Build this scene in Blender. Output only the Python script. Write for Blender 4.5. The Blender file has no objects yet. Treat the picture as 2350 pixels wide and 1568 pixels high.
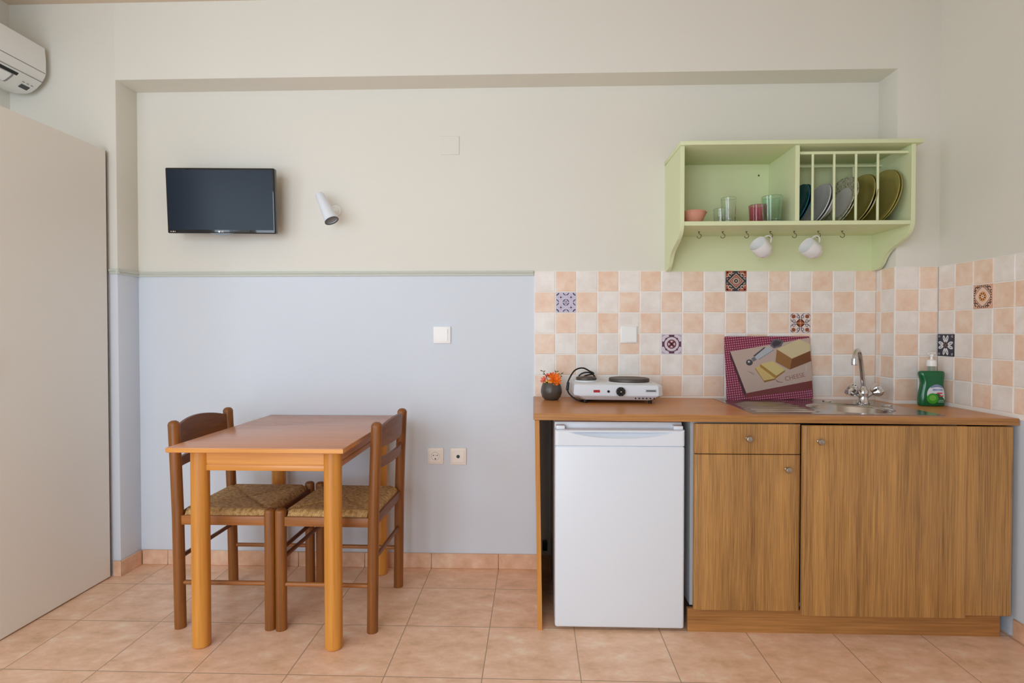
import bpy, bmesh, math, random
from math import pi, sin, cos, radians, sqrt, atan2
from mathutils import Vector, Matrix, Euler

random.seed(7)
S = bpy.context.scene
COL = S.collection

# ------------------------------------------------------------------ helpers
def lin(c):
    return tuple(((v / 255.0) / 12.92 if v / 255.0 <= 0.04045 else ((v / 255.0 + 0.055) / 1.055) ** 2.4) for v in c[:3]) + (1.0,)

class MB:
    """collects shapes into one bmesh, one material index per shape"""
    def __init__(s):
        s.bm = bmesh.new()
        s.mi = 0
    def _tag(s, faces):
        for f in faces:
            f.material_index = s.mi
    def box(s, x0, x1, y0, y1, z0, z1, bev=0.0, seg=2):
        vs = [s.bm.verts.new((x, y, z)) for x in (x0, x1) for y in (y0, y1) for z in (z0, z1)]
        q = [(0, 1, 3, 2), (4, 6, 7, 5), (0, 4, 5, 1), (2, 3, 7, 6), (0, 2, 6, 4), (1, 5, 7, 3)]
        fs = [s.bm.faces.new([vs[i] for i in f]) for f in q]
        s._tag(fs)
        if bev > 0:
            es = list({e for f in fs for e in f.edges})
            r = bmesh.ops.bevel(s.bm, geom=es, offset=bev, segments=seg, affect='EDGES', profile=0.5)
            s._tag(r['faces'])
        return s
    def prism(s, pts, axis, a, b, bev=0.0, seg=2):
        """pts: 2D polygon; axis 'x': (y,z), 'y': (x,z), 'z': (x,y); extruded a..b"""
        def mk(p, t):
            if axis == 'x': return (t, p[0], p[1])
            if axis == 'y': return (p[0], t, p[1])
            return (p[0], p[1], t)
        A = [s.bm.verts.new(mk(p, a)) for p in pts]
        B = [s.bm.verts.new(mk(p, b)) for p in pts]
        n = len(pts)
        fs = [s.bm.faces.new(A), s.bm.faces.new(B[::-1])]
        for i in range(n):
            fs.append(s.bm.faces.new([A[i], B[i], B[(i + 1) % n], A[(i + 1) % n]]))
        s._tag(fs)
        if bev > 0:
            es = list(set(fs[0].edges) | set(fs[1].edges))
            r = bmesh.ops.bevel(s.bm, geom=es, offset=bev, segments=seg, affect='EDGES', profile=0.5)
            s._tag(r['faces'])
        return s
    def lathe(s, prof, origin=(0, 0, 0), axis=(0, 0, 1), n=32, closed=False, lobes=0, lobe_amp=0.0):
        """prof: list of (r, h)"""
        ax = Vector(axis).normalized()
        q = Vector((0, 0, 1)).rotation_difference(ax).to_matrix()
        o = Vector(origin)
        rings = []
        for (r, h) in prof:
            if r < 1e-6:
                rings.append([s.bm.verts.new(o + q @ Vector((0, 0, h)))])
            else:
                ring = []
                for i in range(n):
                    t = 2 * pi * i / n
                    rr = r * (1 + lobe_amp * cos(lobes * t)) if lobes else r
                    ring.append(s.bm.verts.new(o + q @ Vector((rr * cos(t), rr * sin(t), h))))
                rings.append(ring)
        fs = []
        pairs = list(zip(rings[:-1], rings[1:]))
        if closed:
            pairs.append((rings[-1], rings[0]))
        for a, b in pairs:
            for i in range(n):
                j = (i + 1) % n
                if len(a) == 1 and len(b) == 1: continue
                if len(a) == 1: f = [a[0], b[j], b[i]]
                elif len(b) == 1: f = [a[i], a[j], b[0]]
                else: f = [a[i], a[j], b[j], b[i]]
                fs.append(s.bm.faces.new(f))
        s._tag(fs)
        return s
    def cyl(s, p0, p1, r0, r1=None, n=24, round_top=0.0, bev=0.0):
        p0, p1 = Vector(p0), Vector(p1)
        r1 = r0 if r1 is None else r1
        L = (p1 - p0).length
        prof = [(0, 0)]
        if bev > 0: prof += [(r0 - bev, 0), (r0, bev)]
        else: prof += [(r0, 0)]
        if round_top > 0:
            for k in range(7):
                t = k / 6 * pi / 2
                prof.append((r1 - round_top + round_top * cos(t), L - round_top + round_top * sin(t)))
            prof.append((0, L))
        elif bev > 0: prof += [(r1, L - bev), (r1 - bev, L), (0, L)]
        else: prof += [(r1, L), (0, L)]
        return s.lathe(prof, p0, p1 - p0, n)
    def tube(s, pts, r, n=12, radii=None, smooth=0):
        P = [Vector(p) for p in pts]
        if smooth:
            Q = []
            m = len(P)
            for i in range(m - 1):
                p0, p1, p2, p3 = P[max(i - 1, 0)], P[i], P[i + 1], P[min(i + 2, m - 1)]
                for k in range(smooth):
                    t = k / smooth
                    Q.append(0.5 * ((2 * p1) + (-p0 + p2) * t + (2 * p0 - 5 * p1 + 4 * p2 - p3) * t * t + (-p0 + 3 * p1 - 3 * p2 + p3) * t ** 3))
            Q.append(P[-1])
            if radii:
                R = []
                for i in range(m - 1):
                    for k in range(smooth):
                        R.append(radii[i] + (radii[i + 1] - radii[i]) * k / smooth)
                radii = R + [radii[-1]]
            P = Q
        rings = []
        up = None
        for i, p in enumerate(P):
            d = (P[min(i + 1, len(P) - 1)] - P[max(i - 1, 0)]).normalized()
            if up is None:
                up = Vector((0, 0, 1)) if abs(d.z) < 0.9 else Vector((1, 0, 0))
            u = (up - d * up.dot(d)).normalized()
            up = u
            w = d.cross(u)
            rr = radii[i] if radii else r
            rings.append([s.bm.verts.new(p + (u * cos(2 * pi * k / n) + w * sin(2 * pi * k / n)) * rr) for k in range(n)])
        fs = []
        for a, b in zip(rings[:-1], rings[1:]):
            for k in range(n):
                fs.append(s.bm.faces.new([a[k], a[(k + 1) % n], b[(k + 1) % n], b[k]]))
        fs.append(s.bm.faces.new(rings[0][::-1]))
        fs.append(s.bm.faces.new(rings[-1]))
        s._tag(fs)
        return s
    def ball(s, c, rx, ry=None, rz=None, n=16):
        ry = rx if ry is None else ry
        rz = rx if rz is None else rz
        k0 = len(s.bm.verts)
        prof = [(sin(pi * k / 10), -cos(pi * k / 10)) for k in range(11)]
        prof[0] = (0, -1); prof[-1] = (0, 1)
        before = set(s.bm.verts)
        s.lathe(prof, (0, 0, 0), (0, 0, 1), n)
        for v in s.bm.verts:
            if v not in before:
                v.co = Vector((c[0] + v.co.x * rx, c[1] + v.co.y * ry, c[2] + v.co.z * rz))
        return s
    def poly(s, pts3):
        f = s.bm.faces.new([s.bm.verts.new(p) for p in pts3])
        s._tag([f])
        return s
    def xform(s, M):
        s.bm.transform(M)
        return s
    def mesh(s, name, mats, smooth=True, ang=38):
        bmesh.ops.recalc_face_normals(s.bm, faces=s.bm.faces)
        me = bpy.data.meshes.new(name)
        s.bm.to_mesh(me)
        s.bm.free()
        for m in (mats if isinstance(mats, (list, tuple)) else [mats]):
            me.materials.append(m)
        if smooth:
            me.polygons.foreach_set('use_smooth', [True] * len(me.polygons))
            me.set_sharp_from_angle(angle=radians(ang))
        return me
    def build(s, name, mats, parent=None, loc=(0, 0, 0), rot=(0, 0, 0), smooth=True, ang=38):
        o = bpy.data.objects.new(name, s.mesh(name, mats, smooth, ang))
        COL.objects.link(o)
        o.location = loc
        o.rotation_euler = rot
        if parent is not None:
            o.parent = parent
        return o

def tag(o, label=None, cat=None, group=None, kind=None):
    if label: o['label'] = label
    if cat: o['category'] = cat
    if group: o['group'] = group
    if kind: o['kind'] = kind
    return o

def thing(name, label, cat, loc=(0, 0, 0), rot=(0, 0, 0), group=None):
    o = bpy.data.objects.new(name, None)
    o.empty_display_size = 0.05
    COL.objects.link(o)
    o.location = loc
    o.rotation_euler = rot
    return tag(o, label, cat, group)

def copy_tree(o, parent=None):
    kids = list(o.children)
    c = o.copy()
    COL.objects.link(c)
    if parent is not None: c.parent = parent
    for k in kids: copy_tree(k, c)
    return c

# ------------------------------------------------------------------ materials
def new_mat(name):
    m = bpy.data.materials.new(name)
    m.use_nodes = True
    nt = m.node_tree
    return m, nt, nt.nodes['Principled BSDF']

def N(nt, t, **kw):
    n = nt.nodes.new(t)
    for k, v in kw.items():
        setattr(n, k, v)
    return n

def plain(name, rgb, rough=0.5, metal=0.0, var=0.0, vscale=6.0, bump=0.0, bscale=60.0, coat=0.0, spec=0.5, trans=0.0, ior=1.45):
    m, nt, b = new_mat(name)
    c = lin(rgb)
    b.inputs['Base Color'].default_value = c
    b.inputs['Roughness'].default_value = rough
    b.inputs['Metallic'].default_value = metal
    b.inputs['Coat Weight'].default_value = coat
    b.inputs['Specular IOR Level'].default_value = spec
    b.inputs['Transmission Weight'].default_value = trans
    b.inputs['IOR'].default_value = ior
    tc = N(nt, 'ShaderNodeTexCoord')
    if var > 0:
        no = N(nt, 'ShaderNodeTexNoise'); no.inputs['Scale'].default_value = vscale; no.inputs['Detail'].default_value = 5
        nt.links.new(tc.outputs['Object'], no.inputs['Vector'])
        mx = N(nt, 'ShaderNodeMix', data_type='RGBA')
        mx.inputs['A'].default_value = tuple(v * (1 - var) for v in c[:3]) + (1,)
        mx.inputs['B'].default_value = tuple(min(1, v * (1 + var)) for v in c[:3]) + (1,)
        nt.links.new(no.outputs['Fac'], mx.inputs['Factor'])
        nt.links.new(mx.outputs['Result'], b.inputs['Base Color'])
    if bump > 0:
        n2 = N(nt, 'ShaderNodeTexNoise'); n2.inputs['Scale'].default_value = bscale; n2.inputs['Detail'].default_value = 4
        nt.links.new(tc.outputs['Object'], n2.inputs['Vector'])
        bu = N(nt, 'ShaderNodeBump'); bu.inputs['Strength'].default_value = bump; bu.inputs['Distance'].default_value = 0.002
        nt.links.new(n2.outputs['Fac'], bu.inputs['Height'])
        nt.links.new(bu.outputs['Normal'], b.inputs['Normal'])
    return m

def wood(name, light, dark, axis='z', fine=90.0, broad=7.0, rough=0.4, coat=0.0, streak=0.55, long_=0.07, flong=0.03):
    """wood with its grain running along one axis"""
    m, nt, b = new_mat(name)
    tc = N(nt, 'ShaderNodeTexCoord')
    def stretched(scale, along):
        mp = N(nt, 'ShaderNodeMapping')
        sc = [scale] * 3
        sc['xyz'.index(axis)] = along
        mp.inputs['Scale'].default_value = sc
        nt.links.new(tc.outputs['Object'], mp.inputs['Vector'])
        return mp
    n1 = N(nt, 'ShaderNodeTexNoise'); n1.inputs['Scale'].default_value = 1; n1.inputs['Detail'].default_value = 6; n1.inputs['Distortion'].default_value = 0.4
    nt.links.new(stretched(broad, broad * long_).outputs[0], n1.inputs['Vector'])
    n2 = N(nt, 'ShaderNodeTexNoise'); n2.inputs['Scale'].default_value = 1; n2.inputs['Detail'].default_value = 3
    nt.links.new(stretched(fine, fine * flong).outputs[0], n2.inputs['Vector'])
    ad = N(nt, 'ShaderNodeMath', operation='MULTIPLY_ADD')
    nt.links.new(n2.outputs['Fac'], ad.inputs[0]); ad.inputs[1].default_value = streak
    ml = N(nt, 'ShaderNodeMath', operation='MULTIPLY'); ml.inputs[1].default_value = 1.0 - streak * 0.5
    nt.links.new(n1.outputs['Fac'], ml.inputs[0]); nt.links.new(ml.outputs[0], ad.inputs[2])
    rp = N(nt, 'ShaderNodeValToRGB')
    rp.color_ramp.elements[0].position = 0.38; rp.color_ramp.elements[0].color = lin(dark)
    rp.color_ramp.elements[1].position = 0.85; rp.color_ramp.elements[1].color = lin(light)
    nt.links.new(ad.outputs[0], rp.inputs['Fac'])
    nt.links.new(rp.outputs['Color'], b.inputs['Base Color'])
    b.inputs['Roughness'].default_value = rough
    b.inputs['Coat Weight'].default_value = coat
    b.inputs['Coat Roughness'].default_value = 0.15
    bu = N(nt, 'ShaderNodeBump'); bu.inputs['Strength'].default_value = 0.12; bu.inputs['Distance'].default_value = 0.001
    nt.links.new(n2.outputs['Fac'], bu.inputs['Height']); nt.links.new(bu.outputs['Normal'], b.inputs['Normal'])
    return m

def mottled(name, a, b_, c_, scale, rough=0.45, bump=0.1):
    """three tone mottled ceramic"""
    m, nt, b = new_mat(name)
    tc = N(nt, 'ShaderNodeTexCoord')
    no = N(nt, 'ShaderNodeTexNoise'); no.inputs['Scale'].default_value = scale; no.inputs['Detail'].default_value = 6; no.inputs['Roughness'].default_value = 0.62
    nt.links.new(tc.outputs['Object'], no.inputs['Vector'])
    rp = N(nt, 'ShaderNodeValToRGB')
    rp.color_ramp.elements[0].position = 0.33; rp.color_ramp.elements[0].color = lin(a)
    rp.color_ramp.elements[1].position = 0.7; rp.color_ramp.elements[1].color = lin(c_)
    e = rp.color_ramp.elements.new(0.5); e.color = lin(b_)
    nt.links.new(no.outputs['Fac'], rp.inputs['Fac'])
    nt.links.new(rp.outputs['Color'], b.inputs['Base Color'])
    b.inputs['Roughness'].default_value = rough
    if bump:
        bu = N(nt, 'ShaderNodeBump'); bu.inputs['Strength'].default_value = bump; bu.inputs['Distance'].default_value = 0.002
        nt.links.new(no.outputs['Fac'], bu.inputs['Height']); nt.links.new(bu.outputs['Normal'], b.inputs['Normal'])
    return m

CREAM = (226, 223, 213)
BLUE = (217, 224, 233)
DADO_Z = 1.470

def painted_wall(name, blue_below=True):
    m, nt, b = new_mat(name)
    tc = N(nt, 'ShaderNodeTexCoord')
    no = N(nt, 'ShaderNodeTexNoise'); no.inputs['Scale'].default_value = 2.3; no.inputs['Detail'].default_value = 3
    nt.links.new(tc.outputs['Object'], no.inputs['Vector'])
    def pair(c, f):
        mx = N(nt, 'ShaderNodeMix', data_type='RGBA')
        l = lin(c)
        mx.inputs['A'].default_value = tuple(v * (1 - f) for v in l[:3]) + (1,)
        mx.inputs['B'].default_value = tuple(min(1, v * (1 + f)) for v in l[:3]) + (1,)
        nt.links.new(no.outputs['Fac'], mx.inputs['Factor'])
        return mx.outputs['Result']
    up = pair(CREAM, 0.02)
    if blue_below:
        lo = pair(BLUE, 0.03)
        sx = N(nt, 'ShaderNodeSeparateXYZ'); nt.links.new(tc.outputs['Object'], sx.inputs[0])
        gt = N(nt, 'ShaderNodeMath', operation='GREATER_THAN'); gt.inputs[1].default_value = DADO_Z
        nt.links.new(sx.outputs['Z'], gt.inputs[0])
        mx = N(nt, 'ShaderNodeMix', data_type='RGBA')
        nt.links.new(gt.outputs[0], mx.inputs['Factor']); nt.links.new(lo, mx.inputs['A']); nt.links.new(up, mx.inputs['B'])
        nt.links.new(mx.outputs['Result'], b.inputs['Base Color'])
    else:
        nt.links.new(up, b.inputs['Base Color'])
    b.inputs['Roughness'].default_value = 0.75
    n2 = N(nt, 'ShaderNodeTexNoise'); n2.inputs['Scale'].default_value = 45; n2.inputs['Detail'].default_value = 3
    nt.links.new(tc.outputs['Object'], n2.inputs['Vector'])
    bu = N(nt, 'ShaderNodeBump'); bu.inputs['Strength'].default_value = 0.06; bu.inputs['Distance'].default_value = 0.003
    nt.links.new(n2.outputs['Fac'], bu.inputs['Height']); nt.links.new(bu.outputs['Normal'], b.inputs['Normal'])
    return m

FT = 0.3365
def floor_mat():
    m, nt, b = new_mat('terracotta_floor_tiles')
    tc = N(nt, 'ShaderNodeTexCoord')
    sx = N(nt, 'ShaderNodeSeparateXYZ'); nt.links.new(tc.outputs['Object'], sx.inputs[0])
    masks, ids = [], []
    for ax, off in (('X', -0.512), ('Y', 1.907)):
        a = N(nt, 'ShaderNodeMath', operation='SUBTRACT'); nt.links.new(sx.outputs[ax], a.inputs[0]); a.inputs[1].default_value = off - 20 * FT
        d = N(nt, 'ShaderNodeMath', operation='DIVIDE'); nt.links.new(a.outputs[0], d.inputs[0]); d.inputs[1].default_value = FT
        f = N(nt, 'ShaderNodeMath', operation='FRACT'); nt.links.new(d.outputs[0], f.inputs[0])
        fl = N(nt, 'ShaderNodeMath', operation='FLOOR'); nt.links.new(d.outputs[0], fl.inputs[0]); ids.append(fl)
        s = N(nt, 'ShaderNodeMath', operation='SUBTRACT'); nt.links.new(f.outputs[0], s.inputs[0]); s.inputs[1].default_value = 0.5
        ab = N(nt, 'ShaderNodeMath', operation='ABSOLUTE'); nt.links.new(s.outputs[0], ab.inputs[0])
        g = N(nt, 'ShaderNodeMath', operation='GREATER_THAN'); nt.links.new(ab.outputs[0], g.inputs[0]); g.inputs[1].default_value = 0.5 - 0.0052
        masks.append(g)
    mk = N(nt, 'ShaderNodeMath', operation='MAXIMUM'); nt.links.new(masks[0].outputs[0], mk.inputs[0]); nt.links.new(masks[1].outputs[0], mk.inputs[1])
    # a random shift of the pattern in every tile
    cb = N(nt, 'ShaderNodeCombineXYZ'); nt.links.new(ids[0].outputs[0], cb.inputs[0]); nt.links.new(ids[1].outputs[0], cb.inputs[1])
    wn = N(nt, 'ShaderNodeTexWhiteNoise'); nt.links.new(cb.outputs[0], wn.inputs['Vector'])
    sc = N(nt, 'ShaderNodeVectorMath', operation='SCALE'); nt.links.new(wn.outputs['Color'], sc.inputs[0]); sc.inputs['Scale'].default_value = 9.0
    ad = N(nt, 'ShaderNodeVectorMath', operation='ADD'); nt.links.new(tc.outputs['Object'], ad.inputs[0]); nt.links.new(sc.outputs[0], ad.inputs[1])
    no = N(nt, 'ShaderNodeTexNoise'); no.inputs['Scale'].default_value = 13; no.inputs['Detail'].default_value = 8; no.inputs['Roughness'].default_value = 0.7; no.inputs['Distortion'].default_value = 0.15
    mpf = N(nt, 'ShaderNodeMapping'); mpf.inputs['Scale'].default_value = (0.75, 1.25, 1)
    nt.links.new(ad.outputs[0], mpf.inputs['Vector']); nt.links.new(mpf.outputs[0], no.inputs['Vector'])
    rp = N(nt, 'ShaderNodeValToRGB'); e = rp.color_ramp.elements
    e[0].position = 0.3; e[0].color = lin((216, 176, 138)); e[1].position = 0.7; e[1].color = lin((252, 229, 200))
    k = e.new(0.43); k.color = lin((235, 193, 158)); k = e.new(0.56); k.color = lin((246, 205, 175))
    nt.links.new(no.outputs['Fac'], rp.inputs['Fac'])
    mx = N(nt, 'ShaderNodeMix', data_type='RGBA'); nt.links.new(mk.outputs[0], mx.inputs['Factor'])
    nt.links.new(rp.outputs['Color'], mx.inputs['A']); mx.inputs['B'].default_value = lin((176, 146, 118))
    nt.links.new(mx.outputs['Result'], b.inputs['Base Color'])
    b.inputs['Roughness'].default_value = 0.42
    iv = N(nt, 'ShaderNodeMath', operation='MULTIPLY_ADD'); nt.links.new(mk.outputs[0], iv.inputs[0]); iv.inputs[1].default_value = -1.0; 
    mm = N(nt, 'ShaderNodeMath', operation='MULTIPLY'); nt.links.new(no.outputs['Fac'], mm.inputs[0]); mm.inputs[1].default_value = 0.25
    nt.links.new(mm.outputs[0], iv.inputs[2])
    bu = N(nt, 'ShaderNodeBump'); bu.inputs['Strength'].default_value = 0.35; bu.inputs['Distance'].default_value = 0.002
    nt.links.new(iv.outputs[0], bu.inputs['Height']); nt.links.new(bu.outputs['Normal'], b.inputs['Normal'])
    return m

def rush_mat():
    """rush strands: perpendicular to the nearest rail in each of the four triangles"""
    m, nt, b = new_mat('woven_rush')
    tc = N(nt, 'ShaderNodeTexCoord')
    sx = N(nt, 'ShaderNodeSeparateXYZ'); nt.links.new(tc.outputs['Object'], sx.inputs[0])
    ax = N(nt, 'ShaderNodeMath', operation='ABSOLUTE'); nt.links.new(sx.outputs['X'], ax.inputs[0])
    ay = N(nt, 'ShaderNodeMath', operation='ABSOLUTE'); nt.links.new(sx.outputs['Y'], ay.inputs[0])
    gt = N(nt, 'ShaderNodeMath', operation='GREATER_THAN'); nt.links.new(ax.outputs[0], gt.inputs[0]); nt.links.new(ay.outputs[0], gt.inputs[1])
    mixv = N(nt, 'ShaderNodeMix', data_type='FLOAT'); nt.links.new(gt.outputs[0], mixv.inputs['Factor'])
    nt.links.new(sx.outputs['X'], mixv.inputs['A']); nt.links.new(sx.outputs['Y'], mixv.inputs['B'])
    no = N(nt, 'ShaderNodeTexNoise'); no.inputs['Scale'].default_value = 70; no.inputs['Detail'].default_value = 6
    nt.links.new(tc.outputs['Object'], no.inputs['Vector'])
    off = N(nt, 'ShaderNodeMath', operation='MULTIPLY_ADD'); nt.links.new(no.outputs['Fac'], off.inputs[0]); off.inputs[1].default_value = 0.004
    nt.links.new(mixv.outputs['Result'], off.inputs[2])
    mu = N(nt, 'ShaderNodeMath', operation='MULTIPLY'); nt.links.new(off.outputs[0], mu.inputs[0]); mu.inputs[1].default_value = 2 * pi / 0.0050
    sn = N(nt, 'ShaderNodeMath', operation='SINE'); nt.links.new(mu.outputs[0], sn.inputs[0])
    ma = N(nt, 'ShaderNodeMath', operation='MULTIPLY_ADD'); nt.links.new(sn.outputs[0], ma.inputs[0]); ma.inputs[1].default_value = 0.17; ma.inputs[2].default_value = 0.5
    a2 = N(nt, 'ShaderNodeMath', operation='MULTIPLY_ADD'); nt.links.new(no.outputs['Fac'], a2.inputs[0]); a2.inputs[1].default_value = 1.1
    s2 = N(nt, 'ShaderNodeMath', operation='SUBTRACT'); nt.links.new(ma.outputs[0], s2.inputs[0]); s2.inputs[1].default_value = 0.55
    nt.links.new(s2.outputs[0], a2.inputs[2])
    rp = N(nt, 'ShaderNodeValToRGB'); e = rp.color_ramp.elements
    e[0].position = 0.15; e[0].color = lin((112, 76, 36)); e[1].position = 0.85; e[1].color = lin((238, 200, 136))
    k = e.new(0.5); k.color = lin((192, 148, 88))
    nt.links.new(a2.outputs[0], rp.inputs['Fac']); nt.links.new(rp.outputs['Color'], b.inputs['Base Color'])
    b.inputs['Roughness'].default_value = 0.6
    bu = N(nt, 'ShaderNodeBump'); bu.inputs['Strength'].default_value = 0.5; bu.inputs['Distance'].default_value = 0.002
    nt.links.new(sn.outputs[0], bu.inputs['Height']); nt.links.new(bu.outputs['Normal'], b.inputs['Normal'])
    return m

def gingham_mat():
    m, nt, b = new_mat('red_gingham_print')
    tc = N(nt, 'ShaderNodeTexCoord')
    mp = N(nt, 'ShaderNodeMapping'); mp.inputs['Rotation'].default_value = (0, radians(6), 0)
    nt.links.new(tc.outputs['Object'], mp.inputs['Vector'])
    sx = N(nt, 'ShaderNodeSeparateXYZ'); nt.links.new(mp.outputs[0], sx.inputs[0])
    g = []
    for ax in ('X', 'Z'):
        d = N(nt, 'ShaderNodeMath', operation='DIVIDE'); nt.links.new(sx.outputs[ax], d.inputs[0]); d.inputs[1].default_value = 0.011
        f = N(nt, 'ShaderNodeMath', operation='FRACT'); nt.links.new(d.outputs[0], f.inputs[0])
        t = N(nt, 'ShaderNodeMath', operation='GREATER_THAN'); nt.links.new(f.outputs[0], t.inputs[0]); t.inputs[1].default_value = 0.5
        g.append(t)
    su = N(nt, 'ShaderNodeMath', operation='ADD'); nt.links.new(g[0].outputs[0], su.inputs[0]); nt.links.new(g[1].outputs[0], su.inputs[1])
    hf = N(nt, 'ShaderNodeMath', operation='MULTIPLY'); nt.links.new(su.outputs[0], hf.inputs[0]); hf.inputs[1].default_value = 0.5
    rp = N(nt, 'ShaderNodeValToRGB'); e = rp.color_ramp.elements
    e[0].position = 0.1; e[0].color = lin((104, 22, 48)); e[1].position = 0.9; e[1].color = lin((206, 120, 150))
    k = e.new(0.5); k.color = lin((128, 32, 62))
    nt.links.new(hf.outputs[0], rp.inputs['Fac']); nt.links.new(rp.outputs['Color'], b.inputs['Base Color'])
    b.inputs['Roughness'].default_value = 0.18
    return m

def glass(name, rgb, rough=0.0, ior=1.45):
    m, nt, b = new_mat(name)
    b.inputs['Base Color'].default_value = lin(rgb)
    b.inputs['Transmission Weight'].default_value = 1.0
    b.inputs['Roughness'].default_value = rough
    b.inputs['IOR'].default_value = ior
    return m

M = {}
M['wall'] = painted_wall('painted_wall')
M['cream'] = painted_wall('cream_wall', False)
M['ceiling'] = plain('ceiling_paint', (216, 200, 180), 0.8, var=0.02)
M['floor'] = floor_mat()
M['skirt'] = mottled('skirting_tile', (214, 168, 134), (228, 186, 154), (242, 210, 182), 12, 0.45)
M['dado'] = plain('dado_paint', (206, 210, 200), 0.5)
M['grout'] = plain('tile_grout', (244, 241, 236), 0.8)
M['tile_w'] = mottled('white_wall_tile', (234, 225, 217), (240, 233, 227), (246, 242, 238), 14, 0.35, 0.15)
M['tile_p'] = mottled('peach_wall_tile', (236, 200, 174), (242, 214, 192), (247, 227, 210), 16, 0.35, 0.15)
M['wardrobe'] = plain('pale_grey_laminate', (240, 237, 229), 0.45, var=0.015, vscale=1.5)
M['dark_gap'] = plain('gap_shade_dark', (40, 34, 30), 0.7)
M['table_wood'] = wood('honey_table_wood', (222, 154, 66), (178, 110, 34), 'z', 110, 9, 0.4, 0.05)
M['apron_wood'] = wood('honey_apron_wood', (228, 158, 72), (186, 114, 40), 'x', 110, 12, 0.36, 0.1)
M['side_apron'] = wood('honey_side_apron_wood', (214, 146, 66), (176, 104, 34), 'y', 110, 12, 0.36, 0.2)
M['top_wood'] = wood('table_top_wood', (214, 146, 96), (190, 120, 74), 'x', 60, 6, 0.26, 0.2)
M['chair_wood'] = wood('brown_chair_wood', (166, 102, 42), (104, 60, 20), 'z', 120, 10, 0.44, 0.0)
M['chair_rail'] = wood('brown_chair_rail_wood', (180, 114, 54), (122, 72, 30), 'x', 120, 10, 0.44, 0.0)
M['chair_slat'] = wood('brown_slat_wood', (134, 80, 38), (94, 52, 22), 'y', 80, 9, 0.44, 0.0)
M['rush'] = rush_mat()
M['oak'] = wood('oak_laminate', (200, 148, 84), (112, 76, 40), 'z', 320, 16, 0.46, 0.0, 0.7, 0.025, 0.02)
M['oak_h'] = wood('oak_plinth_laminate', (190, 134, 74), (136, 90, 46), 'x', 160, 10, 0.45, 0.0, 0.7)
M['oak_edge'] = wood('oak_panel_edge', (214, 150, 72), (178, 116, 46), 'z', 100, 10, 0.45)
M['counter'] = wood('beech_worktop_laminate', (212, 148, 88), (186, 120, 64), 'x', 80, 8, 0.32, 0.0)
M['carcass'] = plain('grey_white_laminate', (196, 198, 200), 0.5)
M['knob'] = plain('brushed_nickel', (176, 166, 154), 0.32, 1.0)
M['white_enamel'] = plain('white_enamel', (226, 231, 238), 0.3, var=0.01, vscale=2)
M['white_plastic'] = plain('white_plastic', (247, 247, 245), 0.35)
M['ac_white'] = plain('ac_white_plastic', (240, 241, 240), 0.4)
M['warm_plastic'] = plain('warm_white_plastic', (246, 238, 229), 0.35)
M['dark'] = plain('black_plastic', (18, 18, 20), 0.35)
M['black_gloss'] = plain('glossy_black_bezel', (8, 9, 12), 0.1, coat=0.5)
M['screen'] = plain('dark_screen_glass', (20, 34, 50), 0.3, spec=0.35)
M['green'] = plain('pale_green_paint', (220, 227, 184), 0.42, var=0.025, vscale=5, bump=0.05)
M['steel'] = plain('stainless_steel', (190, 184, 178), 0.2, 1.0, bump=0.02, bscale=300)
M['chrome'] = plain('chrome', (214, 214, 216), 0.06, 1.0)
M['iron'] = plain('burner_iron', (92, 84, 78), 0.5, 0.6)
M['hook'] = plain('hook_wire', (118, 108, 84), 0.35, 0.9)
M['china'] = plain('white_china', (236, 234, 232), 0.18)
M['grey_white'] = plain('off_white_glaze', (206, 204, 204), 0.2)
M['pink_glaze'] = plain('pink_glaze', (214, 150, 128), 0.25)
M['teal_glaze'] = plain('teal_glaze', (22, 92, 110), 0.2)
M['olive_glaze'] = plain('olive_glaze', (158, 146, 76), 0.22)
M['speckle'] = mottled('floral_rim_glaze', (94, 92, 72), (178, 176, 150), (206, 204, 190), 95, 0.25, 0)
M['clear_glass'] = glass('clear_glass', (246, 250, 248))
M['pink_glass'] = glass('pink_glass', (243, 164, 192))
M['teal_glass'] = glass('teal_glass', (226, 246, 241))
M['gingham'] = gingham_mat()
M['soap'] = plain('green_soap_bottle', (0, 116, 66), 0.08, trans=0.3, ior=1.4, coat=0.4)
M['clear_neck'] = plain('clear_plastic', (190, 214, 200), 0.12, trans=0.75, ior=1.3)
M['pot'] = plain('dark_brown_pot', (82, 74, 66), 0.3, var=0.08, vscale=20)
M['orange'] = plain('orange_petal', (244, 118, 20), 0.55)
M['orange2'] = plain('deep_orange_petal', (226, 84, 24), 0.55)
M['coral'] = plain('coral_petal', (228, 116, 96), 0.55)
M['yellow'] = plain('yellow_bud', (240, 190, 84), 0.55)
M['leaf'] = plain('olive_leaf', (96, 96, 44), 0.6)
M['twig'] = plain('brown_twig', (96, 62, 58), 0.6)
M['red'] = plain('red_light', (186, 38, 48), 0.3)
M['grey'] = plain('mid_grey', (150, 150, 152), 0.4)
M['dgrey'] = plain('dark_grey', (70, 72, 76), 0.4)

def ink(rgb, rough=0.3):
    k = 'ink_%02x%02x%02x' % rgb
    if k not in M: M[k] = plain('print_' + k, rgb, rough)
    return M[k]

# ------------------------------------------------------------------ the room
YB, YF = 2.81, 2.665           # niche back, pillar / beam face
XL, XN0, XN1, XR = -2.52, -2.0, 1.664, 1.858
ZC, ZB = 2.752, 2.387          # ceiling, beam underside
YR = -1.3                      # rear wall

def struct(o):
    return tag(o, kind='structure')

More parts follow.
